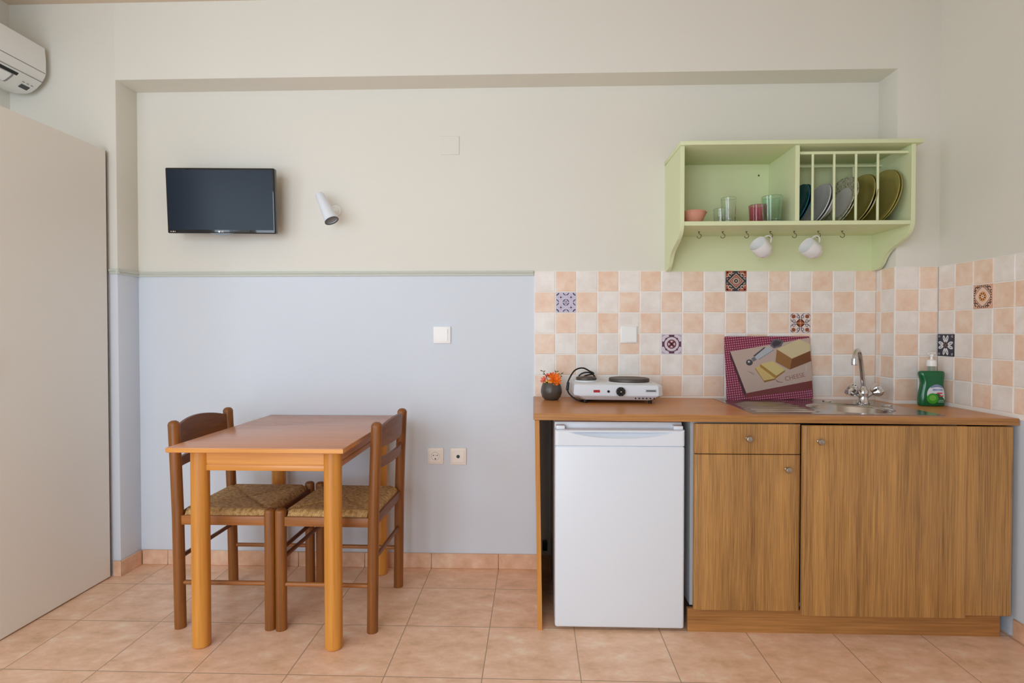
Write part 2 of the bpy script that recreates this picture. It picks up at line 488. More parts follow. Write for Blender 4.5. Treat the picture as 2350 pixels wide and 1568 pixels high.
b = MB()
b.box(XL - 0.15, XR + 0.15, YB, YB + 0.15, -0.05, ZC + 0.1)
b.box(XL - 0.15, XN0, YF, YB + 0.01, -0.05, ZC + 0.1, 0.005)
b.box(XN1, XR + 0.15, YF, YB + 0.01, -0.05, ZC + 0.1, 0.005)
b.box(XN0 - 0.01, XN1 + 0.01, YF + 0.0005, YB + 0.01, ZB, ZC + 0.1)
struct(b.build('wall_back', M['wall']))
b = MB(); b.box(XL - 0.15, XR + 0.15, YR - 0.15, YB + 0.15, -0.1, 0.0); struct(b.build('floor', M['floor']))
b = MB(); b.box(XL - 0.15, XR + 0.15, YR - 0.15, YB + 0.15, ZC, ZC + 0.12); struct(b.build('ceiling', M['ceiling']))
b = MB(); b.box(XR, XR + 0.15, YR, YB + 0.01, -0.05, ZC + 0.05); struct(b.build('wall_right', M['wall']))
LW0, LW1, LZ0, LZ1 = -0.9, 1.0, 0.95, 2.35
b = MB()
b.box(XL - 0.15, XL, LW1, YB + 0.01, -0.05, ZC + 0.05)
b.box(XL - 0.15, XL, YR, LW0, -0.05, ZC + 0.05)
b.box(XL - 0.15, XL, LW0, LW1, LZ1, ZC + 0.05)
b.box(XL - 0.15, XL, LW0, LW1, -0.05, LZ0)
struct(b.build('wall_left', M['cream']))
# rear wall with a wide glazed balcony door
RW0, RW1, RZ0, RZ1 = -2.4, -0.2, 0.0, 2.6
b = MB()
b.box(XL, RW0, YR - 0.15, YR, -0.05, ZC + 0.05)
b.box(RW1, XR, YR - 0.15, YR, -0.05, ZC + 0.05)
b.box(RW0, RW1, YR - 0.15, YR, RZ1, ZC + 0.05)
struct(b.build('wall_rear', M['cream']))

def pane_mat():
    m, nt, b = new_mat('window_pane')
    nt.nodes.remove(b)
    tr = N(nt, 'ShaderNodeBsdfTransparent'); gl = N(nt, 'ShaderNodeBsdfGlossy'); gl.inputs['Roughness'].default_value = 0.02
    mx = N(nt, 'ShaderNodeMixShader'); mx.inputs[0].default_value = 0.06
    nt.links.new(tr.outputs[0], mx.inputs[1]); nt.links.new(gl.outputs[0], mx.inputs[2])
    nt.links.new(mx.outputs[0], nt.nodes['Material Output'].inputs['Surface'])
    return m
M['pane'] = pane_mat()
b = MB()
for x0, x1 in ((RW0, RW0 + 0.06), (RW1 - 0.06, RW1), ((RW0 + RW1) / 2 - 0.05, (RW0 + RW1) / 2 + 0.05)):
    b.box(x0, x1, YR - 0.11, YR - 0.05, RZ0, RZ1)
for z0, z1 in ((RZ0, RZ0 + 0.06), (RZ1 - 0.06, RZ1)):
    b.box(RW0, RW1, YR - 0.11, YR - 0.05, z0, z1)
w = struct(b.build('door_1', M['white_plastic']))
b = MB(); b.box(RW0 + 0.06, RW1 - 0.06, YR - 0.085, YR - 0.079, RZ0 + 0.06, RZ1 - 0.06); b.build('pane', M['pane'], w)

b = MB()
for y0, y1 in ((LW0, LW0 + 0.06), (LW1 - 0.06, LW1), ((LW0 + LW1) / 2 - 0.05, (LW0 + LW1) / 2 + 0.05)):
    b.box(XL - 0.11, XL - 0.05, y0, y1, LZ0, LZ1)
for z0, z1 in ((LZ0, LZ0 + 0.06), (LZ1 - 0.06, LZ1)):
    b.box(XL - 0.11, XL - 0.05, LW0, LW1, z0, z1)
w = struct(b.build('window_1', M['white_plastic']))
b = MB(); b.box(XL - 0.085, XL - 0.079, LW0 + 0.06, LW1 - 0.06, LZ0 + 0.06, LZ1 - 0.06); b.build('pane', M['pane'], w)

# skirting tiles
SK, SH = 0.010, 0.074
def skirting(name, runs):
    b = MB()
    for (axis, fixed, a, c, sgn) in runs:
        p = a
        while p < c - 1e-6:
            q = min(p + FT, c)
            if axis == 'x':
                b.box(p + 0.0008, q - 0.0008, fixed - SK, fixed, 0, SH, 0.002, 1)
            elif sgn > 0:
                b.box(fixed, fixed + SK, p + 0.0008, q - 0.0008, 0, SH, 0.002, 1)
            else:
                b.box(fixed - SK, fixed, p + 0.0008, q - 0.0008, 0, SH, 0.002, 1)
            p = q
    struct(b.build(name, M['skirt']))
off = -0.512 - 5 * FT
skirting('baseboard_back', [('x', YB, XN0 + SK, off + FT, 0), ('x', YB, off + FT, XN1, 0), ('x', YF, -2.033, XN0 + SK, 0), ('y', XN0, YF - SK, YB - SK, 1)])
skirting('baseboard_right', [('y', XR, YR, 2.232, -1)])

# dado moulding
def dado_prof(s):
    return [(0, DADO_Z - 0.010), (0.006, DADO_Z - 0.010), (0.009, DADO_Z - 0.007), (0.009, DADO_Z - 0.003), (0.006, DADO_Z - 0.001), (0.009, DADO_Z + 0.002), (0.014, DADO_Z + 0.008), (0.012, DADO_Z + 0.013), (0, DADO_Z + 0.015)]
b = MB()
pr = dado_prof(0)
b.prism([(YB - p, z) for p, z in pr], 'x', XN0, 0.0)
b.prism([(YF - p, z) for p, z in pr], 'x', -2.036, XN0 + 0.012)
b.prism([(XN0 + p, z) for p, z in pr], 'y', YF - 0.012, YB)
struct(b.build('trim_1', M['dado'], smooth=False))

# ------------------------------------------------------------------ wall tiling
TX, TZ = 0.1035, 0.1028
TTOP, TBOT = 1.482, 1.482 - 6 * 0.1028
G = 0.0022
def tiling(name, place, cells):
    """cells: list of (u0,u1,row,kind) ; place(u,v,d) -> 3d"""
    b = MB()
    for (u0, u1, r, k) in cells:
        z1 = TTOP - r * TZ; z0 = z1 - TZ
        b.mi = 1 if k == 'W' else 2
        uu0, uu1, zz0, zz1 = u0 + G, u1 - G, z0 + G, z1 - G
        h, bv = 0.0075, 0.0022
        q = [(uu0, zz0), (uu1, zz0), (uu1, zz1), (uu0, zz1)]
        qi = [(uu0 + bv, zz0 + bv), (uu1 - bv, zz0 + bv), (uu1 - bv, zz1 - bv), (uu0 + bv, zz1 - bv)]
        B0 = [b.bm.verts.new(place(u, z, 0.002)) for u, z in q]
        B1 = [b.bm.verts.new(place(u, z, h - 0.0015)) for u, z in q]
        B2 = [b.bm.verts.new(place(u, z, h)) for u, z in qi]
        fs = [b.bm.faces.new(B2)]
        for i in range(4):
            j = (i + 1) % 4
            fs.append(b.bm.faces.new([B0[i], B0[j], B1[j], B1[i]]))
            fs.append(b.bm.faces.new([B1[i], B1[j], B2[j], B2[i]]))
        for f in fs: f.material_index = b.mi
    b.mi = 0
    umin = min(c[0] for c in cells); umax = max(c[1] for c in cells)
    A = [b.bm.verts.new(place(u, z, d)) for d in (0.0, 0.0055) for u, z in ((umin, TBOT - 0.02), (umax, TBOT - 0.02), (umax, TTOP), (umin, TTOP))]
    for f in ((4, 5, 6, 7), (0, 1, 5, 4), (1, 2, 6, 5), (2, 3, 7, 6), (3, 0, 4, 7)):
        b.bm.faces.new([A[i] for i in f]).material_index = 0
    return struct(b.build(name, [M['grout'], M['tile_w'], M['tile_p']], smooth=False))

decor_back = {(1, 1): 'A', (9, 0): 'B', (12, 2): 'C', (6, 3): 'D'}
decor_right = {(2, 1): 'E', (0, 3): 'F'}
cells = []
for c in range(16):
    for r in range(6):
        if (c, r) in decor_back: continue
        cells.append((0.003 + c * TX, 0.003 + (c + 1) * TX, r, 'W' if (c + r) % 2 == 0 else 'P'))
tiling('trim_2', lambda u, z, d: (u, YB - d, z), cells)
# the side of the pillar: one cut tile at the back, a whole one in front
cells = []
for r in range(6):
    cells.append((YF - 0.007, YF + 0.098, r, 'P' if r % 2 == 0 else 'W'))
    cells.append((YF + 0.098, YB - 0.007, r, 'W' if r % 2 == 0 else 'P'))
tiling('trim_3', lambda u, z, d: (XN1 - d, u, z), cells)
cells = []
for r in range(6):
    cells.append((XN1 - 0.008, XN1 + 0.1, r, 'W' if r % 2 == 0 else 'P'))
    cells.append((XN1 + 0.1, XR - 0.007, r, 'P' if r % 2 == 0 else 'W'))
tiling('trim_4', lambda u, z, d: (u, YF - d, z), cells)
RT = 0.1035
def rpos(c): return YF - 0.007 - c * RT
cells = []
over = {(2, 0): 'P', (3, 0): 'W', (3, 1): 'P'}
for c in range(6):
    for r in range(6):
        if (c, r) in decor_right: continue
        k = over.get((c, r), 'W' if (c + r) % 2 == 0 else 'P')
        cells.append((rpos(c + 1), rpos(c), r, k))
tiling('trim_5', lambda u, z, d: (XR - d, u, z), cells)

# ------------------------------------------------------------------ patterned tiles
def ring(b, cx, cz, r0, r1, a0=0, a1=360, n=28, d=0.0, sx=1.0, sz=1.0, clip=0.465):
    a0, a1 = radians(a0), radians(a1)
    P = []
    for k in range(n + 1):
        t = a0 + (a1 - a0) * k / n
        P.append(((cx + r0 * cos(t) * sx, cz + r0 * sin(t) * sz), (cx + r1 * cos(t) * sx, cz + r1 * sin(t) * sz)))
    cl = lambda p: (max(-clip, min(clip, p[0])), -d, max(-clip, min(clip, p[1])))
    for (i0, o0), (i1, o1) in zip(P[:-1], P[1:]):
        pts = [cl(i0), cl(o0), cl(o1), cl(i1)]
        if r0 < 1e-6: pts = pts[1:] if False else [cl(i0), cl(o0), cl(o1)]
        ar = (Vector(pts[1]) - Vector(pts[0])).cross(Vector(pts[2]) - Vector(pts[0])).length
        if ar < 1e-9: continue
        b.poly(pts)
def blob(b, pts, d): b.poly([(x, -d, z) for x, z in pts])
def disc(b, cx, cz, r, d, n=20, sx=1.0, sz=1.0, rot=0.0):
    cr, sr = cos(radians(rot)), sin(radians(rot))
    pts = []
    for k in range(n):
        x, z = r * sx * cos(2 * pi * k / n), r * sz * sin(2 * pi * k / n)
        pts.append((cx + x * cr - z * sr, cz + x * sr + z * cr))
    blob(b, pts, d)
def diamond(b, r0, r1, d, cx=0, cz=0):
    o = [(0, 1), (1, 0), (0, -1), (-1, 0)]
    for k in range(4):
        a, c = o[k], o[(k + 1) % 4]
        if r0 < 1e-6: blob(b, [(cx, cz), (cx + a[0] * r1, cz + a[1] * r1), (cx + c[0] * r1, cz + c[1] * r1)], d)
        else: blob(b, [(cx + a[0] * r0, cz + a[1] * r0), (cx + a[0] * r1, cz + a[1] * r1), (cx + c[0] * r1, cz + c[1] * r1), (cx + c[0] * r0, cz + c[1] * r0)], d)

D1, D2, D3, D4 = 0.004, 0.007, 0.010, 0.013
def pat_A(b):
    b.mi = 0
    for cx, cz in ((0, 0), (0, .5), (0, -.5), (.5, 0), (-.5, 0)):
        for q in range(4):
            ring(b, cx, cz, .115, .16, q * 90 + 8, q * 90 + 82, 10, D1)
            if abs(cx) + abs(cz) < .1: disc(b, .055 * cos(radians(q * 90 + 45)), .055 * sin(radians(q * 90 + 45)), .026, D1, 10)
    for cx, cz in ((.5, .5), (.5, -.5), (-.5, .5), (-.5, -.5)): ring(b, cx, cz, .12, .18, 0, 360, 32, D1)
    for cx in (-.25, .25):
        for cz in (-.25, .25): disc(b, cx, cz, .045, D1)
    b.mi = 1
    for cx in (-.25, .25):
        for cz in (-.25, .25):
            for q in range(4): disc(b, cx + .11 * cos(q * pi / 2), cz + .11 * sin(q * pi / 2), .02, D1, 10)
def pat_B(b):
    b.mi = 0; diamond(b, .27, .33, D1); diamond(b, .0, .2, D1)
    for sx in (-1, 1):
        for sz in (-1, 1): blob(b, [(.5 * sx, .5 * sz), (.5 * sx, .16 * sz), (.44 * sx, .16 * sz), (.16 * sx, .44 * sz), (.16 * sx, .5 * sz)], D1)
    for sx in (-1, 1):
        for sz in (-1, 1): diamond(b, .1, .2, D1, .5 * sx * .8, .5 * sz * .8) if False else disc(b, .4 * sx, .4 * sz, .06, D1)
    b.mi = 1; diamond(b, .34, .37, D2); diamond(b, .22, .245, D2)
    for sx in (-1, 1):
        for sz in (-1, 1):
            ring(b, .3 * sx, .3 * sz, .055, .09, 0, 300, 16, D2); b.mi = 2; disc(b, .3 * sx, .3 * sz, .045, D2, 10); b.mi = 1; ring(b, .43 * sx, .16 * sz, .05, .075, 40, 320, 14, D2); ring(b, .16 * sx, .43 * sz, .05, .075, 40, 320, 14, D2)
    ring(b, 0, 0, .105, .135, 0, 360, 24, D2)
    b.mi = 2; disc(b, 0, 0, .1, D3); 
    b.mi = 1; disc(b, 0, 0, .035, D4, 8)
    b.mi = 3
    for sx in (-1, 1):
        for sz in (-1, 1): ring(b, .46 * sx, .46 * sz, .08, .13, 0, 360, 24, D3)
def pat_C(b):
    b.mi = 0
    disc(b, 0, 0, .19, D1)
    for sx in (-1, 1):
        for sz in (-1, 1):
            blob(b, [(sx * .24, sz * .27), (sx * .33, sz * .22), (sx * .42, sz * .27), (sx * .40, sz * .40), (sx * .27, sz * .42), (sx * .22, sz * .33)], D1)
    b.mi = 1
    for sx in (-1, 1):
        for sz in (-1, 1):
            ring(b, .26 * sx, .26 * sz, .205, .235, 0, 360, 32, D1)
            ring(b, .10 * sx, .31 * sz, .05, .075, 0, 360, 14, D2); ring(b, .31 * sx, .10 * sz, .05, .075, 0, 360, 14, D2)
    b.mi = 2
    disc(b, 0, 0, .035, D3, 10)
    for q in range(4): disc(b, .1 * cos(q * pi / 2), .1 * sin(q * pi / 2), .1, D2 + .001, 10, 1, .1, q * 90)
def pat_D(b):
    b.mi = 0
    ring(b, 0, 0, .345, .39, 0, 360, 40, D1)
    for q in range(4):
        t = q * pi / 2
        c, s = cos(t), sin(t)
        R = lambda x, z: (x * c - z * s, x * s + z * c)
        blob(b, [R(.37, -.12), R(.46, -.14), R(.46, .14), R(.37, .12)], D2)
        t2 = t + pi / 4
        disc(b, .37 * cos(t2), .37 * sin(t2), .05, D2, 12)
    b.mi = 1
    ring(b, 0, 0, .17, .225, 0, 360, 32, D1)
    for q in range(4):
        t = q * pi / 2 + pi / 4
        disc(b, .1 * cos(t), .1 * sin(t), .11, D2, 12, 1, .5, q * 90 + 45)
    b.mi = 2
    for sx in (-1, 1):
        for sz in (-1, 1):
            disc(b, .43 * sx, .40 * sz, .05, D1, 10, .35, 1, 20 * sx * sz); disc(b, .36 * sx, .44 * sz, .04, D1, 10, 1, .4)
def pat_E(b):
    b.mi = 0
    for sx in (-1, 1):
        for sz in (-1, 1):
            ring(b, .33 * sx, .33 * sz, .045, .09, 0, 280, 14, D1); ring(b, .43 * sx, .2 * sz, .035, .075, 0, 360, 14, D1)
            ring(b, .2 * sx, .43 * sz, .035, .075, 0, 360, 14, D1); disc(b, .44 * sx, .06 * sz, .03, D1, 10); disc(b, .06 * sx, .44 * sz, .03, D1, 10)
    pts = []
    for k in range(48):
        t = 2 * pi * k / 48
        r = .40 / ((abs(cos(t)) ** 1.25 + abs(sin(t)) ** 1.25) ** .8)
        pts.append((r * cos(t), r * sin(t)))
    blob(b, [(x * 1.06, z * 1.06) for x, z in pts], D2)
    b.mi = 1; blob(b, pts, D3)
    b.mi = 2
    for q in range(8): disc(b, .14 * cos(q * pi / 4), .14 * sin(q * pi / 4), .075, D4, 12)
    b.mi = 1; ring(b, 0, 0, .055, .075, 0, 360, 16, .015)
    b.mi = 0; disc(b, 0, 0, .022, .015, 8)
def pat_F(b):
    b.mi = 0
    for q in range(4):
        for dt in (-17, 17):
            t = q * 90 + 45 + 45 + dt
            for rr in (.30,):
                cx, cz = rr * cos(radians(t)), rr * sin(radians(t))
                disc(b, cx, cz, .165, D1, 18, 1, .46, t)
    for sx in (-1, 1):
        for sz in (-1, 1): ring(b, .40 * sx, .40 * sz, .03, .05, 0, 360, 12, D1)
    b.mi = 1
    for q in range(4):
        for dt in (-17, 17):
            t = q * 90 + 90 + dt
            disc(b, .32 * cos(radians(t)), .32 * sin(radians(t)), .08, D2, 12, 1, .20, t)
    b.mi = 2
    for q in range(4): disc(b, .07 * cos(radians(q * 90 + 45)), .07 * sin(radians(q * 90 + 45)), .09, D3, 10, 1, .16, q * 90 + 45)
    for sx in (-1, 1):
        for sz in (-1, 1): disc(b, .43 * sx, .43 * sz, .025, D2, 8)

decor = {
 'A': ((206, 198, 216), [(66, 58, 96), (160, 150, 186)], pat_A, 'lavender patterned tile with dark blue rings and four dots'),
 'B': ((58, 56, 64), [(178, 96, 74), (226, 206, 186), (52, 60, 60), (150, 84, 66)], pat_B, 'dark patterned tile with rust diamond, just under the green shelf'),
 'C': ((228, 212, 206), [(152, 76, 40), (58, 62, 88), (222, 176, 130)], pat_C, 'white patterned tile with rust medallion above the cutting board'),
 'D': ((218, 206, 216), [(98, 62, 82), (112, 52, 64), (140, 138, 152)], pat_D, 'lilac patterned tile with maroon wheel above the hot plate'),
 'E': ((226, 176, 148), [(50, 42, 44), (240, 206, 186), (226, 158, 96)], pat_E, 'peach diamond and flower patterned tile high on the side wall'),
 'F': ((44, 44, 58), [(222, 220, 222), (70, 70, 84), (150, 92, 84)], pat_F, 'black and white petal patterned tile beside the green soap bottle'),
}
def decor_tile(key, loc, rz):
    base, cols, fn, label = decor[key]
    t = thing('patterned_tile', label, 'tile', loc, (0, 0, rz), 'patterned accent tiles')
    w, h = TX - 0.003, TZ - 0.003
    b = MB(); b.box(-w / 2, w / 2, -0.0085, -0.001, -h / 2, h / 2, 0.0015, 1)
    b.build('tile_body', ink(base, 0.3), t)
    b = MB(); fn(b)
    for v in b.bm.verts:
        v.co = Vector((v.co.x * w, -0.0085 + v.co.y * 0.04, v.co.z * h))
    b.build('pattern', [ink(c, 0.3) for c in cols], t, smooth=False)
for (c, r), k in decor_back.items():
    decor_tile(k, (0.003 + (c + .5) * TX, YB, TTOP - (r + .5) * TZ), 0)
for (c, r), k in decor_right.items():
    decor_tile(k, (XR, (rpos(c) + rpos(c + 1)) / 2, TTOP - (r + .5) * TZ), -pi / 2)

# ------------------------------------------------------------------ open door leaf
WX, WY1, WH = -2.034, 2.650, 2.046
t = struct(thing('door_2', 'tall plain pale grey door leaf standing open below the air conditioner', 'door', (WX, WY1, 0)))
b = MB(); b.box(-0.04, 0.0, -0.83, -0.008, 0.006, WH, 0.0015, 1); b.build('door_leaf', M['wardrobe'], t)
b = MB(); b.box(-0.036, -0.004, -0.008, -0.001, 0.006, WH - 0.001); b.build('painted_gap_shade', M['dark_gap'], t)  # dark filler standing in for the shade in the gap beside the wall
tag(t.children[-1], 'dark strip painted as the shaded gap against the wall')
for z in (0.25, 1.02, 1.80):
    b = MB(); b.cyl((-0.044, -0.004, z - 0.05), (-0.044, -0.004, z + 0.05), 0.006, n=14); b.build('hinge', M['knob'], t)
b = MB(); b.box(0.0, 0.006, -0.80, -0.755, 0.93, 1.15, 0.002); b.cyl((0.004, -0.775, 1.07), (0.05, -0.775, 1.07), 0.009, n=16); b.tube([(0.05, -0.775, 1.07), (0.055, -0.75, 1.07), (0.052, -0.66, 1.07)], 0.009, 14)
b.build('door_handle', M['knob'], t)

# ------------------------------------------------------------------ air conditioner
t = thing('air_conditioner', 'white wall air conditioner mounted above the wardrobe', 'air conditioner', (XL, 1.86, 0))
def acp(u): return u - XL
prof = [(0.006, 2.53), (0.196, 2.53), (0.207, 2.522), (0.2085, 2.47), (0.2085, 2.405), (0.205, 2.385), (0.187, 2.357), (0.165, 2.335), (0.140, 2.318), (0.115, 2.311), (0.07, 2.312), (0.02, 2.325), (0.006, 2.335)]
b = MB(); b.prism(prof, 'y', -0.78, 0.772, 0.006, 2); b.build('body', M['ac_white'], t)
b = MB(); b.box(0.0, 0.008, -0.70, 0.70, 2.36, 2.51); b.build('wall_mount', M['grey'], t)
# front panel seam, lower seam, louver and its slot
b = MB(); b.box(0.2080, 0.2093, -0.77, 0.768, 2.402, 2.4055); b.box(0.190, 0.1935, -0.77, 0.768, 2.3625, 2.3655)
b.build('panel_seam', M['grey'], t)
def on_under(f):   # point on the sloping underside from (0.187,2.357) to (0.115,2.311)
    pts = prof[6:10]
    f *= 3
    i = min(int(f), 2); g = f - i
    return (pts[i][0] + (pts[i + 1][0] - pts[i][0]) * g, pts[i][1] + (pts[i + 1][1] - pts[i][1]) * g)
def strip(b, y0, y1, f0, f1, out=0.002, n=8):
    P = [on_under(f0 + (f1 - f0) * k / n) for k in range(n + 1)]
    Q = [(x + out * 0.6, z - out) for x, z in P]
    b.prism(P + Q[::-1], 'y', y0, y1)
b = MB(); strip(b, -0.7, 0.652, 0.02, 0.17, 0.002); b.build('air_slot', M['dark'], t)
b = MB(); strip(b, -0.7, 0.628, 0.2, 0.78, 0.004); b.build('louver', M['ac_white'], t)
b = MB(); strip(b, -0.705, 0.638, 0.775, 0.82, 0.0025); strip(b, 0.630, 0.640, 0.2, 0.8, 0.0025); b.build('louver_gap', M['grey'], t)
b = MB(); strip(b, 0.700, 0.742, 0.46, 0.70, 0.002); b.build('display', M['dgrey'], t)
b = MB()
for k in range(3): strip(b, 0.692 + k * 0.022, 0.703 + k * 0.022, 0.30, 0.33, 0.002)
b.build('indicator_marks', M['grey'], t)

# ------------------------------------------------------------------ television
tv = thing('television', 'small black flat television on the wall above the dining table', 'television', (-1.503, 2.692, 1.812), (radians(4), radians(0.55), radians(1.2)))
W2, H2 = 0.262, 0.155
b = MB(); b.box(-W2, W2, -0.012, 0.022, -H2, H2, 0.006, 3)
b.prism([(-0.07, -H2 + 0.004), (0.07, -H2 + 0.004), (0.03, -H2 - 0.005), (0.008, -H2 - 0.0085), (-0.008, -H2 - 0.0085), (-0.03, -H2 - 0.005)], 'y', -0.010, 0.012, 0.001, 1)
b.build('bezel', M['black_gloss'], tv)
b = MB(); b.box(-W2 + 0.009, W2 - 0.009, -0.0128, -0.0118, -H2 + 0.017, H2 - 0.010); b.build('screen', M['screen'], tv)
b = MB(); b.box(-0.12, 0.12, 0.02, 0.045, -0.1, 0.1, 0.01); b.build('back_housing', M['dark'], tv)
b = MB(); b.box(-0.05, 0.05, 0.094, 0.110, -0.05, 0.05, 0.003); b.box(-0.02, 0.02, 0.04, 0.1, -0.03, 0.03, 0.003); b.build('wall_bracket', M['dark'], tv)
def text_mesh(s, size, name, ext=0.0003):
    cu = bpy.data.curves.new(name + '_curve', 'FONT')
    cu.body = s; cu.size = size; cu.extrude = ext; cu.align_x = 'CENTER'; cu.align_y = 'CENTER'
    o = bpy.data.objects.new(name + '_tmp', cu)
    COL.objects.link(o)
    bpy.context.view_layer.update()
    me = bpy.data.meshes.new_from_object(o.evaluated_get(bpy.context.evaluated_depsgraph_get()))
    bpy.data.objects.remove(o); bpy.data.curves.remove(cu)
    return me
def add_text(s, size, name, mat, parent, loc, rot):
    me = text_mesh(s, size, name)
    me.materials.clear(); me.materials.append(mat)
    o = bpy.data.objects.new(name, me); COL.objects.link(o)
    o.parent = parent; o.location = loc; o.rotation_euler = rot
    return o
lg = add_text('LG', 0.011, 'logo', M['white_plastic'], tv, (0.004, -0.0128, -H2 + 0.0085), (pi / 2, 0, 0))
b = MB(); b.cyl((-0.010, -0.0122, -H2 + 0.0085), (-0.010, -0.0134, -H2 + 0.0085), 0.0045, n=20); b.build('logo_emblem', M['white_plastic'], tv)
b = MB()
for k, wd in ((0, 0.004), (1, 0.006), (2, 0.003)):
    b.box(-W2 + 0.016 + k * 0.010, -W2 + 0.016 + k * 0.010 + wd, -0.0126, -0.0118, -H2 + 0.006, -H2 + 0.010)
b.build('sticker_marks', M['white_plastic'], tv)

# ------------------------------------------------------------------ wall spotlight
sp = thing('wall_spotlight', 'white metal wall spotlight beside the television', 'wall lamp', (-0.99, YB, 1.787))
b = MB(); b.cyl((0, 0, 0), (0, -0.012, 0), 0.030, 0.027, 32, bev=0.003); b.build('wall_plate', M['white_plastic'], sp)
top, bot = Vector((-0.052, -0.083, 0.066)), Vector((0.020, -0.112, -0.071))
mid = top.lerp(bot, 0.62)
b = MB(); b.cyl((0.004, -0.010, 0), (mid.x + 0.012, mid.y + 0.02, mid.z + 0.004), 0.012, 0.012, 20); b.ball((0.004, -0.02, 0.0), 0.019); b.build('arm', M['white_plastic'], sp)
ax = (bot - top)
L = ax.length
b = MB(); b.lathe([(0, 0), (0.010, 0.0), (0.018, 0.003), (0.0215, 0.010), (0.0235, 0.05), (0.028, 0.10), (0.0335, L), (0.0305, L), (0.0255, 0.10), (0.02, 0.05), (0, 0.05)], top, ax, 36)
b.build('lamp_shade', M['white_enamel'], sp)
b = MB(); b.lathe([(0.0335, L - 0.0015), (0.034, L + 0.001), (0.0285, L + 0.001), (0.0285, L - 0.002)], top, ax, 36, closed=True); b.build('rim', M['dgrey'], sp)
b = MB(); b.lathe([(0.0285, L - 0.006), (0.018, L - 0.02), (0.0, L - 0.024)], top, ax, 28); b.build('reflector', M['grey'], sp)

# ------------------------------------------------------------------ switches and sockets
def plate(name, label, cat, x, z, y, wdt, hgt, m, inner=True, group=None):
    t = thing(name, label, cat, (x, y, z), group=group)
    b = MB(); b.box(-wdt / 2, wdt / 2, -0.010, 0, -hgt / 2, hgt / 2, 0.003, 2); b.build('frame', m, t)
    return t
t = plate('light_switch', 'white light switch on the pale blue wall', 'light switch', -0.456, 1.167, YB, 0.086, 0.085, M['white_plastic'])
b = MB(); b.prism([(-0.0095, -0.028), (-0.0125, -0.028), (-0.016, 0.028), (-0.0095, 0.028)], 'x', -0.029, 0.029, 0.0012, 1); b.build('rocker', M['white_plastic'], t)
t = plate('power_socket', 'warm white power socket low on blue wall, with two pin holes', 'socket', -0.490, 0.563, YB, 0.080, 0.082, M['warm_plastic'])
b = MB(); b.box(-0.029, 0.029, -0.0125, -0.009, -0.029, 0.029, 0.001, 1); b.build('insert', M['warm_plastic'], t)
b = MB(); b.lathe([(0.0205, 0), (0.0205, 0.0008), (0.0195, 0.0008), (0.0195, 0)], (0, -0.0125, 0), (0, -1, 0), 32, closed=True)
b.build('socket_ring', M['grey'], t)
b = MB()
for x in (-0.0095, 0.0, 0.0095): b.cyl((x, -0.0122, 0.004), (x, -0.0133, 0.004), 0.0026 if x else 0.0015, n=14)
b.box(-0.0024, 0.0024, -0.0134, -0.0122, -0.0165, -0.0095); b.build('pin_hole', M['dark'], t)
t = plate('antenna_socket', 'warm white antenna socket with single black hole on blue wall', 'socket', -0.376, 0.562, YB, 0.080, 0.084, M['warm_plastic'])
b = MB(); b.box(-0.029, 0.029, -0.0125, -0.009, -0.029, 0.029, 0.001, 1); b.build('insert', M['warm_plastic'], t)
b = MB(); b.lathe([(0, 0), (0.0075, 0.0), (0.0085, 0.001), (0.0085, 0.002), (0, 0.002)], (0, -0.012, 0), (0, -1, 0), 24); b.build('hole', M['dark'], t)
t = plate('blank_plate', 'white blank switch plate on the checkered wall tiles', 'switch plate', 0.466, 1.169, YB - 0.0075, 0.083, 0.083, M['white_plastic'])
b = MB(); b.box(-0.037, 0.037, -0.014, -0.009, -0.037, 0.037, 0.0015, 1); b.build('cover', M['white_plastic'], t)
b = MB(); b.box(-0.046, 0.046, -0.004, 0, -0.046, 0.046, 0.0015, 1)
tag(b.build('junction_cover', M['cream'], loc=(-0.415, YB, 2.106)), 'cream painted square junction cover high on the niche wall', 'wall cover')
b = MB(); b.box(-0.012, 0.012, -0.035, 0, -0.022, 0.022, 0.004)
tag(b.build('power_plug', M['dark'], loc=(0.055, YB, 0.125)), 'small black power plug on the wall behind the fridge', 'plug')

# ------------------------------------------------------------------ dining table
TT = 0.766
t = thing('dining_table', 'honey wood rectangular dining table against the blue wall', 'table', (-1.0, 2.395, 0))
b = MB(); b.box(-0.322, 0.322, -0.408, 0.405, TT - 0.019, TT, 0.003, 2); b.build('tabletop', M['top_wood'], t)
b = MB(); b.box(-0.3225, 0.3225, -0.4095, -0.4079, TT - 0.0165, TT - 0.0025); b.box(0.3219, 0.3232, -0.405, 0.402, TT - 0.0165, TT - 0.0025); b.box(-0.3232, -0.3219, -0.405, 0.402, TT - 0.0165, TT - 0.0025)
b.build('edge_band', M['apron_wood'], t)
for x in (-0.250, 0.253):
    for y in (-0.318, 0.335):
        b = MB(); b.cyl((0, 0, 0), (0, 0, TT - 0.019), 0.0325, n=36, bev=0.006); b.build('leg', M['table_wood'], t, (x, y, 0))
for y in (-0.318, 0.335):
    s = -1 if y < 0 else 1
    b = MB(); b.box(-0.225, 0.228, y - 0.011, y + 0.011, 0.690, TT - 0.0195, 0.001, 1); b.box(-0.225, 0.228, y - 0.009 , y + 0.009, 0.686, 0.6905); b.box(-0.225, 0.228, y - 0.012, y + 0.012, 0.665, 0.6862, 0.002, 2)
    b.build('apron', M['apron_wood'], t)
for x in (-0.250, 0.253):
    b = MB(); b.box(x - 0.011, x + 0.011, -0.295, 0.312, 0.690, TT - 0.0195, 0.001, 1); b.box(x - 0.009, x + 0.009, -0.295, 0.312, 0.686, 0.6905); b.box(x - 0.012, x + 0.012, -0.295, 0.312, 0.665, 0.6862, 0.002, 2)
    b.build('apron', M['side_apron'], t)

